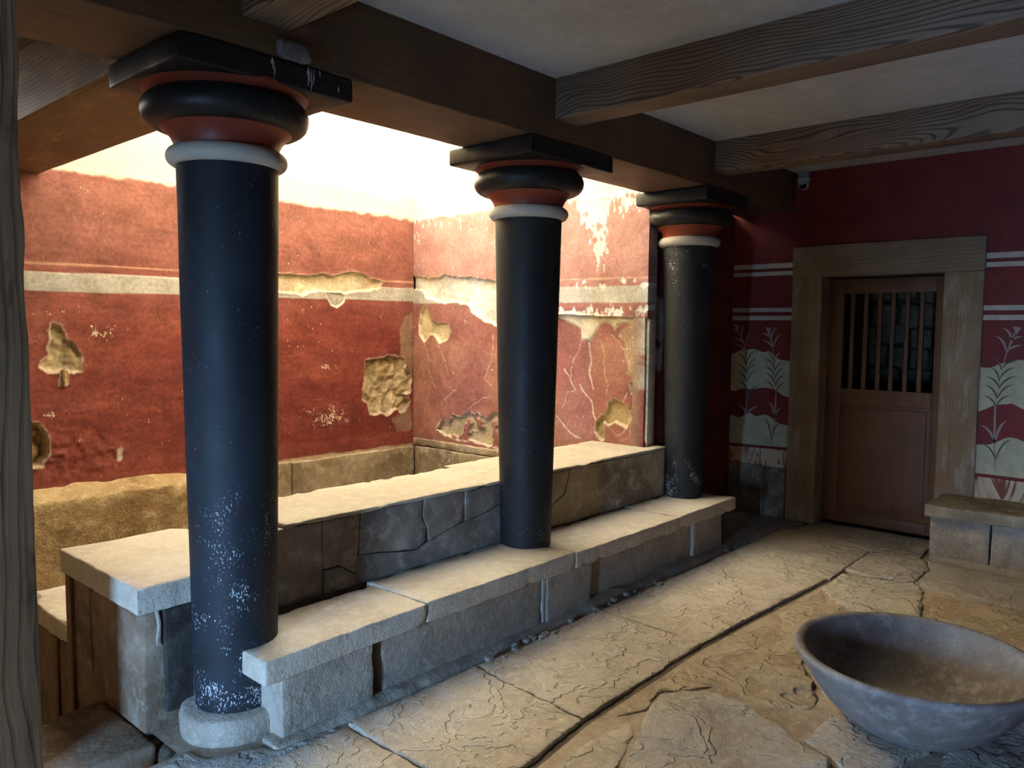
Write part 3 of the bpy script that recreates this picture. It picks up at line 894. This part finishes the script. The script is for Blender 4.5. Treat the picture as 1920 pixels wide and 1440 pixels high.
# ------------------------------------------------------------------ door
door = S(empty('door_1', (XD, -.62, 0)))
PR = .022
rbox('jamb', (XD - PR, D1, FLOOR), (XD + .24, JL, 1.985), M['wood_frame_v'], door, .006, .06, .003, 1)
rbox('jamb', (XD - PR, JR, FLOOR), (XD + .24, D0, 1.985), M['wood_frame_v'], door, .006, .06, .003, 2)
rbox('lintel', (XD - PR - .004, JR - .003, 1.985), (XD + .24, JL + .003, 2.232), M['wood_frame_h'], door, .006, .06, .003, 3)
LX0, LX1 = XD + .145, XD + .19          # leaf
leaf = empty('door_leaf', (LX0, -.62, 0))
leaf.parent = door
leaf.location = WLOC[leaf] - WLOC[door]
wy0, wy1, wz0, wz1 = -.965, -.295, 1.092, 1.852
rbox('stile', (LX0, wy1, .0), (LX1, D1, 1.972), M['wood_door'], leaf, .004, .2, .0)
rbox('stile', (LX0, D0, .0), (LX1, wy0, 1.972), M['wood_door'], leaf, .004, .2, .0)
rbox('rail', (LX0 + .001, wy0, wz1), (LX1, wy1, 1.971), M['wood_door'], leaf, .004, .2, .0)
rbox('rail', (LX0 + .001, wy0, .972), (LX1, wy1, wz0), M['wood_door'], leaf, .004, .2, .0)
rbox('rail', (LX0 + .001, wy0, .001), (LX1, wy1, .085), M['wood_door'], leaf, .004, .2, .0)
rbox('panel', (LX0 + .010, wy0 - .003, .08), (LX1 - .006, wy1 + .003, .976), M['wood_door'], leaf, .003, .2, .0)
rbox('panel_field', (LX0 + .004, wy0 + .03, .115), (LX1 - .01, wy1 - .03, .945), M['wood_door'], leaf, .006, .2, .0)
for i, y in enumerate((-.362, -.464, -.568, -.665, -.767, -.868)):
    rbox('bar', (LX0 + .006, y - .016, wz0 - .004), (LX0 + .032, y + .016, wz1 + .004), M['wood_door'], leaf, .004, .1, .001, i)
# chamber behind the bars
S(boxes('wall_chamber', [((XD + 1.5, -2.0, -.1), (XD + 1.7, .9, 2.6)), ((XD + .3, .6, -.1), (XD + 1.5, .9, 2.6)), ((XD + .3, -2.0, -.1), (XD + 1.5, -1.7, 2.6)), ((XD + .3, -2.0, 2.4), (XD + 1.7, .9, 2.6)), ((XD + .3, -2.0, -.2), (XD + 1.7, .9, -.02))], M['earth']))
rr = random.Random(5)
chamber = tag(empty('rubble_wall', (XD + 1.45, -.5, 0)), 'dark rubble stones of the chamber wall seen through the door bars', 'wall')
z = .0
while z < 2.1:
    hrow = rr.uniform(.13, .24)
    y = -1.65 + rr.uniform(0, .2)
    while y < .5:
        w = rr.uniform(.12, .38)
        dz = rr.uniform(-.03, .03)
        rbox('stone', (XD + 1.36 + rr.uniform(0, .07), y, max(.0, z + dz)), (XD + 1.5, y + w - .02, z + hrow - .015 + dz), M['dado_grey'], chamber, .05, .07, .02, rr.randint(0, 999))
        y += w
    z += hrow

# ------------------------------------------------------------------ floor and flagstones
S(boxes('floor_base', [((-4.7, -4.2, -.5), (XD + .3, .28, FLOOR - .05)), ((-.28, .28, -.5), (XD + .3, .75, FLOOR - .05))], M['bed']))
floor = S(build('floor', *(lambda V, f: (V, f))(
    [(-4.7, -4.2, FLOOR - .017), (XD, -4.2, FLOOR - .017), (XD, YR, FLOOR - .017), (-.28, YR, FLOOR - .017), (-.28, .27, FLOOR - .017), (-4.7, .27, FLOOR - .017)],
    [(0, 1, 2, 3, 4, 5)]), M['bed'], None, False))
FL3 = lambda z: (lambda a, b, h: (a, b, z + h))

_cx = np.linspace(-.6, 3.74, 60)
_cy = np.interp(_cx, [-2, .255, .501, .922, 1.935, 3.703], [-.90, -.764, -.751, -.701, -.681, -.787]) + (fbm(_cx, _cx * 0, 0, 3, 3, 6) - .5) * .004
_V = [(x, y + d, FLOOR - .0155) for x, y in zip(_cx, _cy) for d in (-.016, .018)]
build('open_joint', _V, [(2 * i, 2 * i + 2, 2 * i + 3, 2 * i + 1) for i in range(59)], M['earth'], floor, False)

def flag(poly, seed, mat='flag', z=0.0, tilt=(0, 0), rough=.007, flake=.008, r=.007, step=.028, jit=.005):
    c = np.mean(np.array(poly), 0)
    def hf(a, b):
        f = fbm(a, b, 0, seed, 4, 4.0)
        t = fbm(a, b, 0, seed + 7, 4, 3.1)
        ter = sstep(.44, .46, t) * .45 + sstep(.535, .55, t) * .55
        return (f - .5) * rough + (ter - .6) * flake + (a - c[0]) * tilt[0] + (b - c[1]) * tilt[1]
    return slab('flagstone', poly, FL3(FLOOR + z), .045, M[mat], floor, r, step, jit, hf, seed)

# strip along the bench
def ycr(x):
    return float(np.interp(x, [-2, .255, .501, .922, 1.935, 3.703], [-.90, -.764, -.751, -.701, -.681, -.787]))
def strip(x0a, x0b, x1a, x1b, seed, mat='flag', z=0.0, **kw):
    ya, g = -.030, .004
    pts = [(x0a + g, ya), (x0b + g, ycr(x0b) + .009)]
    for x in (.5, .922, 1.4, 1.935, 2.5, 3.1):
        if x0b + .08 < x < x1b - .08: pts.append((x, ycr(x) + .009))
    pts += [(x1b - g, ycr(x1b) + .009), (x1a - g, ya)]
    flag(pts, seed, mat, z, **kw)
strip(-.62, -.66, .259, .262, 101, 'flag', -.004)
strip(.259, .262, .985, .922, 102, 'flag', .004)
strip(.985, .922, 1.980, 1.955, 103, 'flag', .002)
strip(1.980, 1.955, 3.452, 3.45, 104, 'flag', .0, rough=.006, flake=.005)
flag([(3.46, -.03), (3.456, -.775), (3.70, -.775), (4.30, -.76), (4.44, -.42), (4.50, -.03)], 105, 'flag', .0, rough=.006, flake=.004)
flag([(3.72, .05), (3.70, -.02), (4.50, -.02), (4.62, -.1), (XD - .03, -.1), (XD - .03, .58), (3.72, .58)], 106, 'flag3', .004, rough=.006)
flag([(4.51, -.03), (4.45, -.42), (4.31, -.77), (4.31, -1.08), (XD + .13, -1.04), (XD + .13, -.185), (XD - .035, -.11), (4.63, -.11)], 107, 'flag3', .003, rough=.008)
# slabs running along the door wall
flag([(3.71, -.785), (4.30, -.77), (4.30, -1.12), (4.09, -1.197), (3.748, -1.19), (3.678, -.955)], 108, 'flag', .002, rough=.006, flake=.005)
flag([(3.742, -1.203), (4.09, -1.205), (4.305, -1.13), (4.305, -2.2), (3.60, -2.2), (3.611, -1.8), (3.633, -1.454)], 109, 'flag3', .004, rough=.006, flake=.005)
# irregular paving of the middle of the room
flag([(3.247,-.80),(3.647,-.797),(3.66,-.958),(3.722,-1.202),(3.62,-1.284),(3.058,-1.40),(2.96,-1.219),(3.029,-.97)], 110, 'flag', -.004, jit=.012)
flag([(2.439,-.876),(2.626,-.792),(2.939,-.792),(3.0,-.951),(2.943,-1.204),(2.669,-1.16),(2.399,-.983)], 111, 'flag2', -.008, jit=.012)
flag([(3.225,-.80),(2.95,-.80),(3.01,-.93)], 112, 'flag2', -.012)
flag([(1.686,-.753),(1.859,-.735),(2.161,-.76),(2.40,-.80),(2.39,-.98),(2.30,-1.03),(2.035,-1.16),(1.774,-1.322),(1.672,-1.336),(1.593,-1.239),(1.557,-1.138),(1.593,-1.009),(1.579,-.854)], 113, 'flag2', -.002, jit=.012, flake=.018)
flag([(.991,-.925),(1.179,-.85),(1.343,-.80),(1.50,-.93),(1.503,-1.104),(1.455,-1.265),(1.364,-1.423),(1.299,-1.546),(1.181,-1.581),(.846,-1.414),(.545,-1.085)], 114, 'flag3', .004, jit=.012, flake=.02)
flag([(1.387,-1.407),(1.654,-1.42),(1.713,-1.476),(1.85,-1.6),(1.70,-1.80),(1.374,-1.739),(1.231,-1.649),(1.297,-1.571)], 115, 'flag3', .0, jit=.01)
flag([(3.199,-1.405),(3.56,-1.337),(3.58,-1.478),(3.55,-1.816),(3.54,-2.2),(2.855,-2.22),(2.60,-1.915),(2.62,-1.58)], 116, 'flag2', -.010, jit=.012)
flag([(2.66,-1.185),(2.93,-1.225),(3.03,-1.41),(2.60,-1.55),(2.30,-1.62),(1.95,-1.50),(1.80,-1.36),(2.05,-1.18),(2.31,-1.05),(2.40,-1.02)], 117, 'flag', -.006, jit=.012)
flag([(1.48,-1.86),(1.72,-1.83),(1.90,-1.63),(2.28,-1.65),(2.57,-1.60),(2.56,-1.93),(2.82,-2.25),(1.80,-2.30)], 118, 'flag3', -.004, jit=.012)
flag([(.575,-.815),(.751,-.80),(.925,-.81),(1.048,-.83),(.978,-.90),(.523,-1.052),(.30,-.90)], 119, 'flag', -.006, jit=.01)
flag([(1.06,-.765),(1.258,-.745),(1.474,-.745),(1.655,-.735),(1.565,-.845),(1.568,-.93),(1.52,-.90),(1.36,-.785),(1.18,-.83)], 120, 'flag2', -.010, jit=.008)
flag([(.27,-.80),(.55,-.79),(.28,-.90),(.50,-1.07),(.83,-1.43),(.3,-1.7),(-.6,-1.5),(-.7,-.95)], 121, 'flag3', -.002, jit=.012)
flag([(.86,-1.44),(1.18,-1.60),(1.22,-1.67),(1.36,-1.76),(1.45,-1.86),(1.30,-2.4),(.5,-2.3),(.34,-1.72)], 122, 'flag', -.004, jit=.012)
flag([(-1.2,-.9),(-.64,-.92),(-.62,-.03),(-.68,.26),(-1.15,.26)], 123, 'flag', -.002)
flag([(-.60,-.02),(.24,-.02),(.0,.03),(-.05,.10),(-.22,.16),(-.25,.265),(-.64,.265)], 124, 'flag3', -.003, r=.02)

# ------------------------------------------------------------------ ceiling, roof masses, partition, anteroom (behind the camera)
S(boxes('ceiling', [((-4.7, -4.2, CEIL), (XD + .3, AY0 + .03, CEIL + .2)), ((XE, AY0, CEIL), (XD + .3, YR + .2, CEIL + .2))], M['ceiling']))
S(boxes('ceiling_stair', [((-1.45, AY1 - .02, CEIL), (-.285, YB + .2, CEIL + .15)), ((-4.7, AY0, CEIL), (-.285, AY1, CEIL + .2))], M['wood_cross']))
S(boxes('wall_partition', [((-1.45, .25, -1.2), (-1.15, YB + .13, CEIL))], M['plaster']))
S(boxes('wall_partition_right', [((-1.45, -4.2, -.05), (-1.15, -3.75, CEIL))], M['plaster']))
S(boxes('wall_partition_lintel', [((-1.45, -3.75, 2.575), (-1.15, .25, CEIL))], M['plaster']))
S(boxes('lamp_blocker_screen', [((-2.95, -4.2, 1.13), (-2.85, .3, CEIL)), ((-2.95, -1.40, -.05), (-2.85, -1.13, 1.13)), ((-2.95, -.55, -.05), (-2.85, .3, 1.13))], M['plaster']))  # added unseen blocker: keeps the cool lamp off the upper column and door wall
S(boxes('wall_front', [((-4.7, -4.4, -.1), (XD + .3, -4.2, CEIL + .2))], M['deep_red']))
S(boxes('wall_anteroom', [((-4.7, .3, -.1), (-1.45, .5, CEIL)), ((-4.7, -1.15, -.1), (-4.4, .3, CEIL)), ((-4.7, -2.75, -.1), (-4.4, -1.75, CEIL)), ((-4.7, -4.2, -.1), (-4.4, -3.25, CEIL)), ((-4.7, -3.25, 2.2), (-4.4, -1.15, CEIL))], M['plaster']))
S(boxes('court_sun_blocker', [((-24, -9.5, -.1), (-4.7, -9.2, 13))], M['plaster']))  # added tall unseen blocker, shades the court and doorway from the sun
S(boxes('court_paving', [((-14, -9.2, -.2), (-4.7, 5, -.05))], M['flag']))
S(boxes('basin_floor', [((-1.45, .30, -1.15), (XD, YB + .2, -.88))], M['tread']))

# ------------------------------------------------------------------ beams
def beam(name, lo, hi, mat, label, seed, group=None, r=.008):
    o = rbox(name, lo, hi, M[mat], None, r, .12, .0025, seed, 0, None, 5.0)
    return tag(o, label, 'beam', group)
beam('architrave', (-1.16, AY0, ARC), (XD + .02, AY1, CEIL + .04), 'wood_arch', 'long dark brown architrave beam resting on the three black columns', 1)
beam('cross_beam', (-.283, AY1 + .002, ARC), (.236, YB + .02, CEIL + .03), 'wood_cross', 'broad orange-brown beam running back from the nearest column to the red wall', 2)
G = 'grained ceiling beams'
for i, (x0, x1, lb) in enumerate(((-.10, .10, 'ceiling beam meeting the architrave above the nearest column, cut off by the top edge'),
                                  (1.648, 1.844, 'wood-grained ceiling beam ending above the middle column'),
                                  (3.388, 3.578, 'wood-grained ceiling beam nearest the red door wall'))):
    beam('ceiling_beam', (x0, -4.22, 2.625), (x1, AY0 + .003, CEIL + .02), 'wood_beam', lb, 10 + i, G, .012)

# ------------------------------------------------------------------ columns
def torus_prof(rc, z, a, b, n=11, t0=-90, t1=90):
    return [(rc + a * math.cos(math.radians(t)), z + b * math.sin(math.radians(t))) for t in np.linspace(t0, t1, n)]

def column(cx, cy, z0, rb, rt, black, label, s, ab):
    c = tag(empty('column', (cx, cy, z0)), label, 'column', 'black tapering columns')
    n = 26
    prof = [(rb * .985, z0), (rb, z0 + .012)] + [(rb + (rt - rb) * t, z0 + .012 + (2.157 - z0 - .012) * t) for t in np.linspace(0, 1, n)[1:]]
    lathe('shaft', prof, cx, cy, M[black], c, 80, .02, s)
    lathe('neck_ring', [(.15, 2.152)] + torus_prof(rt + .002, 2.186, .034, .034, 13) + [(.15, 2.22)], cx, cy, M['white_ring'], c, 80, .015, s)
    ech = [(.17, 2.208), (.190, 2.214), (.194, 2.235), (.205, 2.258), (.226, 2.282), (.250, 2.300), (.262, 2.312), (.20, 2.33)]
    lathe('echinus', ech, cx, cy, M['red_cap'], c, 80)
    lathe('torus', [(.18, 2.292)] + torus_prof(.246, 2.352, .061, .060, 17) + [(.18, 2.412)], cx, cy, M['black_cap'], c, 80, .01, s)
    lathe('upper_moulding', [(.18, 2.392), (.264, 2.395), (.267, 2.402), (.276, 2.412), (.296, 2.423), (.304, 2.428), (.304, 2.44), (.2, 2.445)], cx, cy, M['red_cap'], c, 80)
    rbox('abacus', (ab[0], ab[1], 2.428), (ab[2], ab[3], ARC - .001), M['black_cap'], c, .012, .06, .003, s, .006)
    return c
col1 = column(.005, .365, .06, .160, .187, 'black1', 'nearest and largest black column, white flecks low on its shaft, on a round stone base', 3, (-.33, .062, .375, .625))
column(1.815, .385, ZB, .145, .187, 'black2', 'middle black column with red capital and white neck ring, standing on the bench', 8, (1.445, .058, 2.165, .645))
column(3.615, .375, ZB, .133, .186, 'black3', 'farthest black column at the end of the bench near the door, white chips at its foot', 14, (3.25, .055, 3.90, .61))
b0 = tag(lathe('column_base', [(.185, -.09), (.205, -.03), (.208, .02), (.200, .05), (.185, .060), (.1, .061)], -.015, .35, M['plinth'], None, 60, .10, 5), 'rough round stone base under the nearest column', 'column base')

# bird's mud nest and droppings at the near capital, iron stub in the damaged plaster
nest = rbox('bird_nest', (.035, .030, 2.520), (.165, .074, 2.585), M['nest'], None, .018, .012, .010, 611, .0, None, 30.0)
tag(nest, 'small grey mud bird nest stuck on the beam above the nearest column', 'nest')
q = random.Random(9)
for x, z0, z1, w in ((.015, 2.47, 2.518, .006), (.022, 2.44, 2.50, .004), (.165, 2.445, 2.518, .008), (.178, 2.43, 2.512, .005), (.188, 2.455, 2.51, .004), (.215, 2.49, 2.515, .004), (.30, 2.45, 2.475, .004)):
    V = []
    n = 7
    for i in range(n):
        t = i / (n - 1)
        ww = w * (.5 + .6 * q.random()) * math.sin(math.pi * min(.97, max(.08, t)))
        xx = x + q.uniform(-.002, .002)
        V += [(xx - ww, .0575, z0 + (z1 - z0) * t), (xx + ww, .0575, z0 + (z1 - z0) * t)]
    build('dropping_streak', V, [(2 * i, 2 * i + 1, 2 * i + 3, 2 * i + 2) for i in range(n - 1)], M['chalk2'], col1, smooth=False)
lathe('iron_stub', [(.0155, 1.150), (.017, 1.153)] + [(.0175 if i % 2 else .0155, 1.156 + i * .008) for i in range(12)] + [(.015, 1.255)], .328, YB - .012, M['rubble'], wall_back, 20)

# ------------------------------------------------------------------ bench under the columns
bench = tag(empty('stone_bench', (1.9, .27, FLOOR)), 'long low limestone bench with overhanging slabs under the columns', 'bench')
caps = [(-.055, .757), (.757, 1.862), (1.862, 3.0), (3.0, 3.83)]
def capwarp(i):
    def w(W):
        W[:, 0] += (W[:, 1] - .05) * (-.03 if i else 0)
        if i == 0:
            W[:, 2] -= .010 * sstep(.5, -.1, W[:, 0])
        if i == 3:
            W[:, 1] += np.where(W[:, 1] > .4, -.03 * sstep(3.6, 3.83, W[:, 0]), 0)
        return W
    return w
for i, (a, b) in enumerate(caps):
    rbox('cap_slab', (a + .003, YCAP + .004 * (i % 2), .225 + (.0 if i else -.004)), (b - .003, .485 if i else .44, ZB + (0, .006, .0, .003)[i]), M['bench'], bench, .009, .030, .0035, 200 + i, .008, capwarp(i), 9.0)
blocks = [(.022, .462, .062), (.522, 1.60, .085), (1.636, 2.036, .070), (2.05, 3.238, .100), (3.268, 3.660, .078)]
for i, (a, b, y) in enumerate(blocks):
    rbox('plinth_block', (a, y, -.07), (b, .46, .232), M['plinth'], bench, .007, .03, .0035, 220 + i, .006, None, 11.0)
boxes('core', [((.05, .16, -.08), (3.64, .45, .226))], M['earth'], bench)
for a, b in ((1.604, 1.632), (3.240, 3.266)):
    rbox('mortar_joint', (a, .080, -.05), (b, .2, .222), M['mortar'], bench, .006, .02, .004, int(a * 100))
def fil(W):
    t = np.clip((W[:, 2] + .06) / .07, 0, 1)
    W[:, 1] += t * .035 + .02 * (fbm(W[:, 0], W[:, 2] * 0, 0, 41, 3, 5) - .5)
    W[:, 2] -= .025 * sstep(.2, .6, fbm(W[:, 0], W[:, 0] * 0, 0, 43, 3, 2.3)) * t
    return W
rbox('mortar_fillet', (-.03, -.008, -.062), (3.70, .11, .006), M['plinth'], bench, .02, .025, .010, 47, 0, fil, 16.0)
# crumbs of stone lying in the gap at the foot of the bench
rr = random.Random(21)
for i in range(30):
    x = rr.choice((rr.uniform(1.2, 1.75), rr.uniform(1.6, 2.6), rr.uniform(.6, 3.6)))
    s = rr.uniform(.008, .021)
    y = rr.uniform(-.06, .0)
    o = rbox('stone_chip', (x - s, y - s * .8, FLOOR - .006), (x + s, y + s * .8, FLOOR + s * .9), M['plinth'], None, s * .4, .02, s * .25, 300 + i, 0, None, 40.0)
    tag(o, 'small broken stone chip lying along the foot of the columned bench', 'stone', 'stone chips at the foot of the bench')

# ------------------------------------------------------------------ parapet behind the bench
par = tag(empty('parapet', (1.9, .7, ZB)), 'low gypsum-faced parapet with pale worn top behind the columned bench', 'parapet')
boxes('core', [((.305, YP + .03, -.6), (3.375, .985, ZP - .020)), ((3.375, YP + .03, -.05), (3.51, .575, ZP - .020))], M['dado'], par)
def copw(seed):
    def w(W):
        m = W[:, 1] < .56
        W[:, 1] += np.where(m, .014 * (fbm(W[:, 0], W[:, 0] * 0, 0, seed, 4, 4) - .45), .03 * (fbm(W[:, 0], W[:, 0] * 0, 0, seed + 3, 3, 3) - .5))
        notch = np.exp(-((W[:, 0] - 2.50) / .05) ** 2) * sstep(.60, .47, W[:, 1])
        W[:, 2] -= notch * .012
        return W
    return w
rbox('coping', (.305, YP - .004, ZP - .020), (1.80, 1.0, ZP + .001), M['coping'], par, .008, .03, .004, 61, .007, copw(3), 6.0)
rbox('coping', (1.80, YP - .004, ZP - .020), (3.375, 1.06, ZP), M['coping'], par, .008, .03, .004, 62, .007, copw(9), 6.0)
rbox('coping', (3.377, YP - .002, ZP - .020), (3.525, .575, ZP), M['coping'], par, .008, .03, .003, 63, .007, None, 6.0)
F_SLABS = [
    [(.125,.664),(.497,.664),(.5,.435),(.499,.322),(.125,.322)],
    [(.502,.664),(.714,.664),(.699,.479),(.684,.38),(.593,.437),(.502,.438)],
    [(.502,.434),(.593,.434),(.682,.376),(.68,.322),(.501,.322)],
    [(.721,.664),(1.118,.664),(1.111,.578),(1.14,.515),(1.132,.445),(1.077,.417),(.955,.43),(.831,.453),(.707,.465)],
    [(1.125,.664),(1.415,.664),(1.412,.506),(1.366,.494),(1.156,.442),(1.146,.514),(1.116,.577)],
    [(1.421,.664),(1.80,.664),(1.80,.575),(1.567,.52),(1.418,.500)],
    [(.688,.464),(.831,.447),(.955,.424),(1.077,.411),(1.153,.434),(1.366,.486),(1.567,.511),(1.80,.566),(1.80,.322),(1.701,.322),(1.119,.322),(.741,.322),(.685,.322)],
    [(1.81,.664),(2.35,.664),(2.30,.52),(2.16,.46),(1.81,.44)],
    [(2.355,.664),(3.515,.664),(3.515,.322),(1.81,.322),(1.81,.435),(2.16,.455),(2.305,.515)]]
for i, P in enumerate(F_SLABS):
    hz = .004 * ((i * 7) % 3 - 1)
    slab('face_slab', P, lambda a, b, h, hz=hz: (a, YP - h - hz, b), .05, M['gypsum'] if i < 7 else M['dado'], par, .003, .035, .002, lambda a, b, i=i: (fbm(a, b, 0, 500 + i, 4, 5) - .5) * .010, 500 + i)

# ------------------------------------------------------------------ stepped stair parapet, near end
pier = tag(empty('stair_pier', (-.1, .88, FLOOR)), 'square stone pier with a flat slab top at the head of the stairs', 'pier')
def pw(W):
    W[:, 1] += np.where(W[:, 1] > 1.15, .05 * (fbm(W[:, 0], W[:, 0] * 0, 0, 5, 3, 5) - .5) + .03 * sstep(.0, -.3, W[:, 0]), 0)
    return W
slab('cap_slab', [(-.332, YP - .005), (.112, YP - .005), (.116, .62), (.298, .63), (.298, 1.10), (.16, 1.27), (.02, 1.285), (-.12, 1.265), (-.332, 1.285)], lambda a, b, h: (a, b, .552 + h), .100, M['bench'], pier, .009, .03, .003, lambda a, b: (fbm(a, b, 0, 71, 4, 5) - .5) * .012, 71)
rbox('body', (-.300, YP + .035, -.5), (.12, 1.255, .455), M['tread'], pier, .012, .05, .008, 72, .01)
rbox('front_slab', (-.225, YP + .004, .03), (.115, YP + .034, .446), M['slate'], pier, .008, .03, .006, 73, .01)
rbox('corner_post', (-.318, 1.215, -.35), (-.26, 1.275, .455), M['wood_door'], pier, .006, .06, .004, 74)
rbox('plaster_strip', (-.252, YP + .018, .30), (-.236, YP + .034, .446), M['plinth'], pier, .006, .02, .008, 75, .006, None, 18.0)
rbox('face_strip', (-.308, 1.02, .06), (-.29, 1.10, .44), M['tread'], pier, .006, .06, .005, 77)
step2 = tag(empty('stair_pier', (-.1, 1.6, -.5)), 'lower stone pier beside the descending stairs, behind the square pier', 'pier')
rbox('cap_slab', (-.315, 1.278, .10), (.25, 1.875, .202), M['bench'], step2, .014, .035, .009, 81, .02, None, 6.0)
rbox('body', (-.300, 1.276, -.85), (.12, 1.86, .105), M['tread'], step2, .012, .05, .008, 82, .01)
rbox('corner_post', (-.312, 1.43, -.6), (-.285, 1.50, .09), M['wood_door'], step2, .006, .06, .004, 83)
stairs = tag(empty('staircase', (-.72, 1.4, -.88)), 'worn stone steps going down beside the stone piers', 'stairs')
for i, (y0, y1, z) in enumerate(((.40, .92, -.03), (.90, 1.26, -.19), (1.24, 1.60, -.36), (1.58, 1.94, -.53), (1.92, 2.4, -.70))):
    rbox('step', (-1.135, y0, -.88), (-.302, y1, z), M['tread'], stairs, .02, .05, .010, 90 + i, .02, None, 6.0)
rbox('gap_rubble', (-.29, .32, -.4), (-.16, .47, -.06), M['earth'], pier, .03, .03, .03, 97, .02)

# ------------------------------------------------------------------ bench on the door wall
wb = tag(empty('wall_bench', (4.55, -1.8, FLOOR)), 'stone bench with a dark slab seat against the wall right of the door', 'bench')
rbox('seat_slab', (4.265, -3.4, .296), (XD, -1.108, .380), M['dado_grey'], wb, .012, .04, .006, 401, .012)
e = [-1.13, -1.497, -2.1, -2.8, -3.4]
for i in range(4):
    rbox('block', (4.322, e[i + 1] + .005, FLOOR - .02), (XD, e[i] - .004, .30), M['plinth'], wb, .010, .04, .006, 410 + i, .008)
rbox('footing', (4.295, -3.4, FLOOR - .03), (4.36, -1.17, .022), M['plinth'], wb, .008, .04, .005, 420)

# ------------------------------------------------------------------ big stone bowl
bc = (1.785, -1.69)
outer = [(.0, -.005), (.20, -.005), (.215, .0), (.225, .012), (.280, .045), (.332, .095), (.374, .150), (.404, .200), (.431, .240), (.447, .262), (.454, .276), (.451, .288), (.441, .294), (.426, .292)]
inner = [(.413, .284), (.400, .266), (.376, .235), (.350, .190), (.312, .140), (.262, .098), (.20, .068), (.12, .052), (.0, .048)]
prof = [(r_, z_ + FLOOR + .006) for r_, z_ in outer + inner]
prof[0] = (.002, prof[0][1]); prof[-1] = (.002, prof[-1][1])
bowl = lathe('stone_bowl', prof, bc[0], bc[1], M['bowl'], None, 120, .010, 77, True, 60)
tag(bowl, 'large wide grey-purple stone bowl standing on the flagstones', 'bowl')

# ------------------------------------------------------------------ security camera under the ceiling
sc = tag(empty('security_camera', (XD, -.02, 2.7)), 'small white security camera fixed high on the red wall above the door', 'camera')
rbox('mount', (XD - .07, -.055, 2.765), (XD, .028, 2.829), M['grey_metal'], sc, .008, .03, .0)
lathe('collar', [(.02, 2.742), (.050, 2.745), (.052, 2.765), (.03, 2.768)], XD - .045, -.014, M['white_plastic'], sc, 32)
me = bpy.data.meshes.new('housing')
bm = bmesh.new()
bmesh.ops.create_uvsphere(bm, u_segments=32, v_segments=20, radius=.044)
bm.to_mesh(me); bm.free()
link('housing', me, M['white_plastic'], sc, (XD - .055, -.014, 2.722))
me = bpy.data.meshes.new('lens')
bm = bmesh.new()
bmesh.ops.create_cone(bm, cap_ends=True, segments=28, radius1=.028, radius2=.024, depth=.03)
bmesh.ops.rotate(bm, verts=bm.verts, matrix=Matrix.Rotation(math.radians(-58), 3, 'Y') @ Matrix.Rotation(math.radians(180), 3, 'X'))
bm.to_mesh(me); bm.free()
link('lens', me, M['lens'], sc, (XD - .084, -.020, 2.706))

# ------------------------------------------------------------------ weathered post of the doorway beside the camera
post = rbox('door_post', (-1.25, -.992, FLOOR - .02), (-1.1004, -.860, 2.57), M['wood_post'], None, .006, .04, .0015, 501, .003, None, 20.0)
tag(post, 'weathered grey timber doorway post cut off by the left edge', 'post')
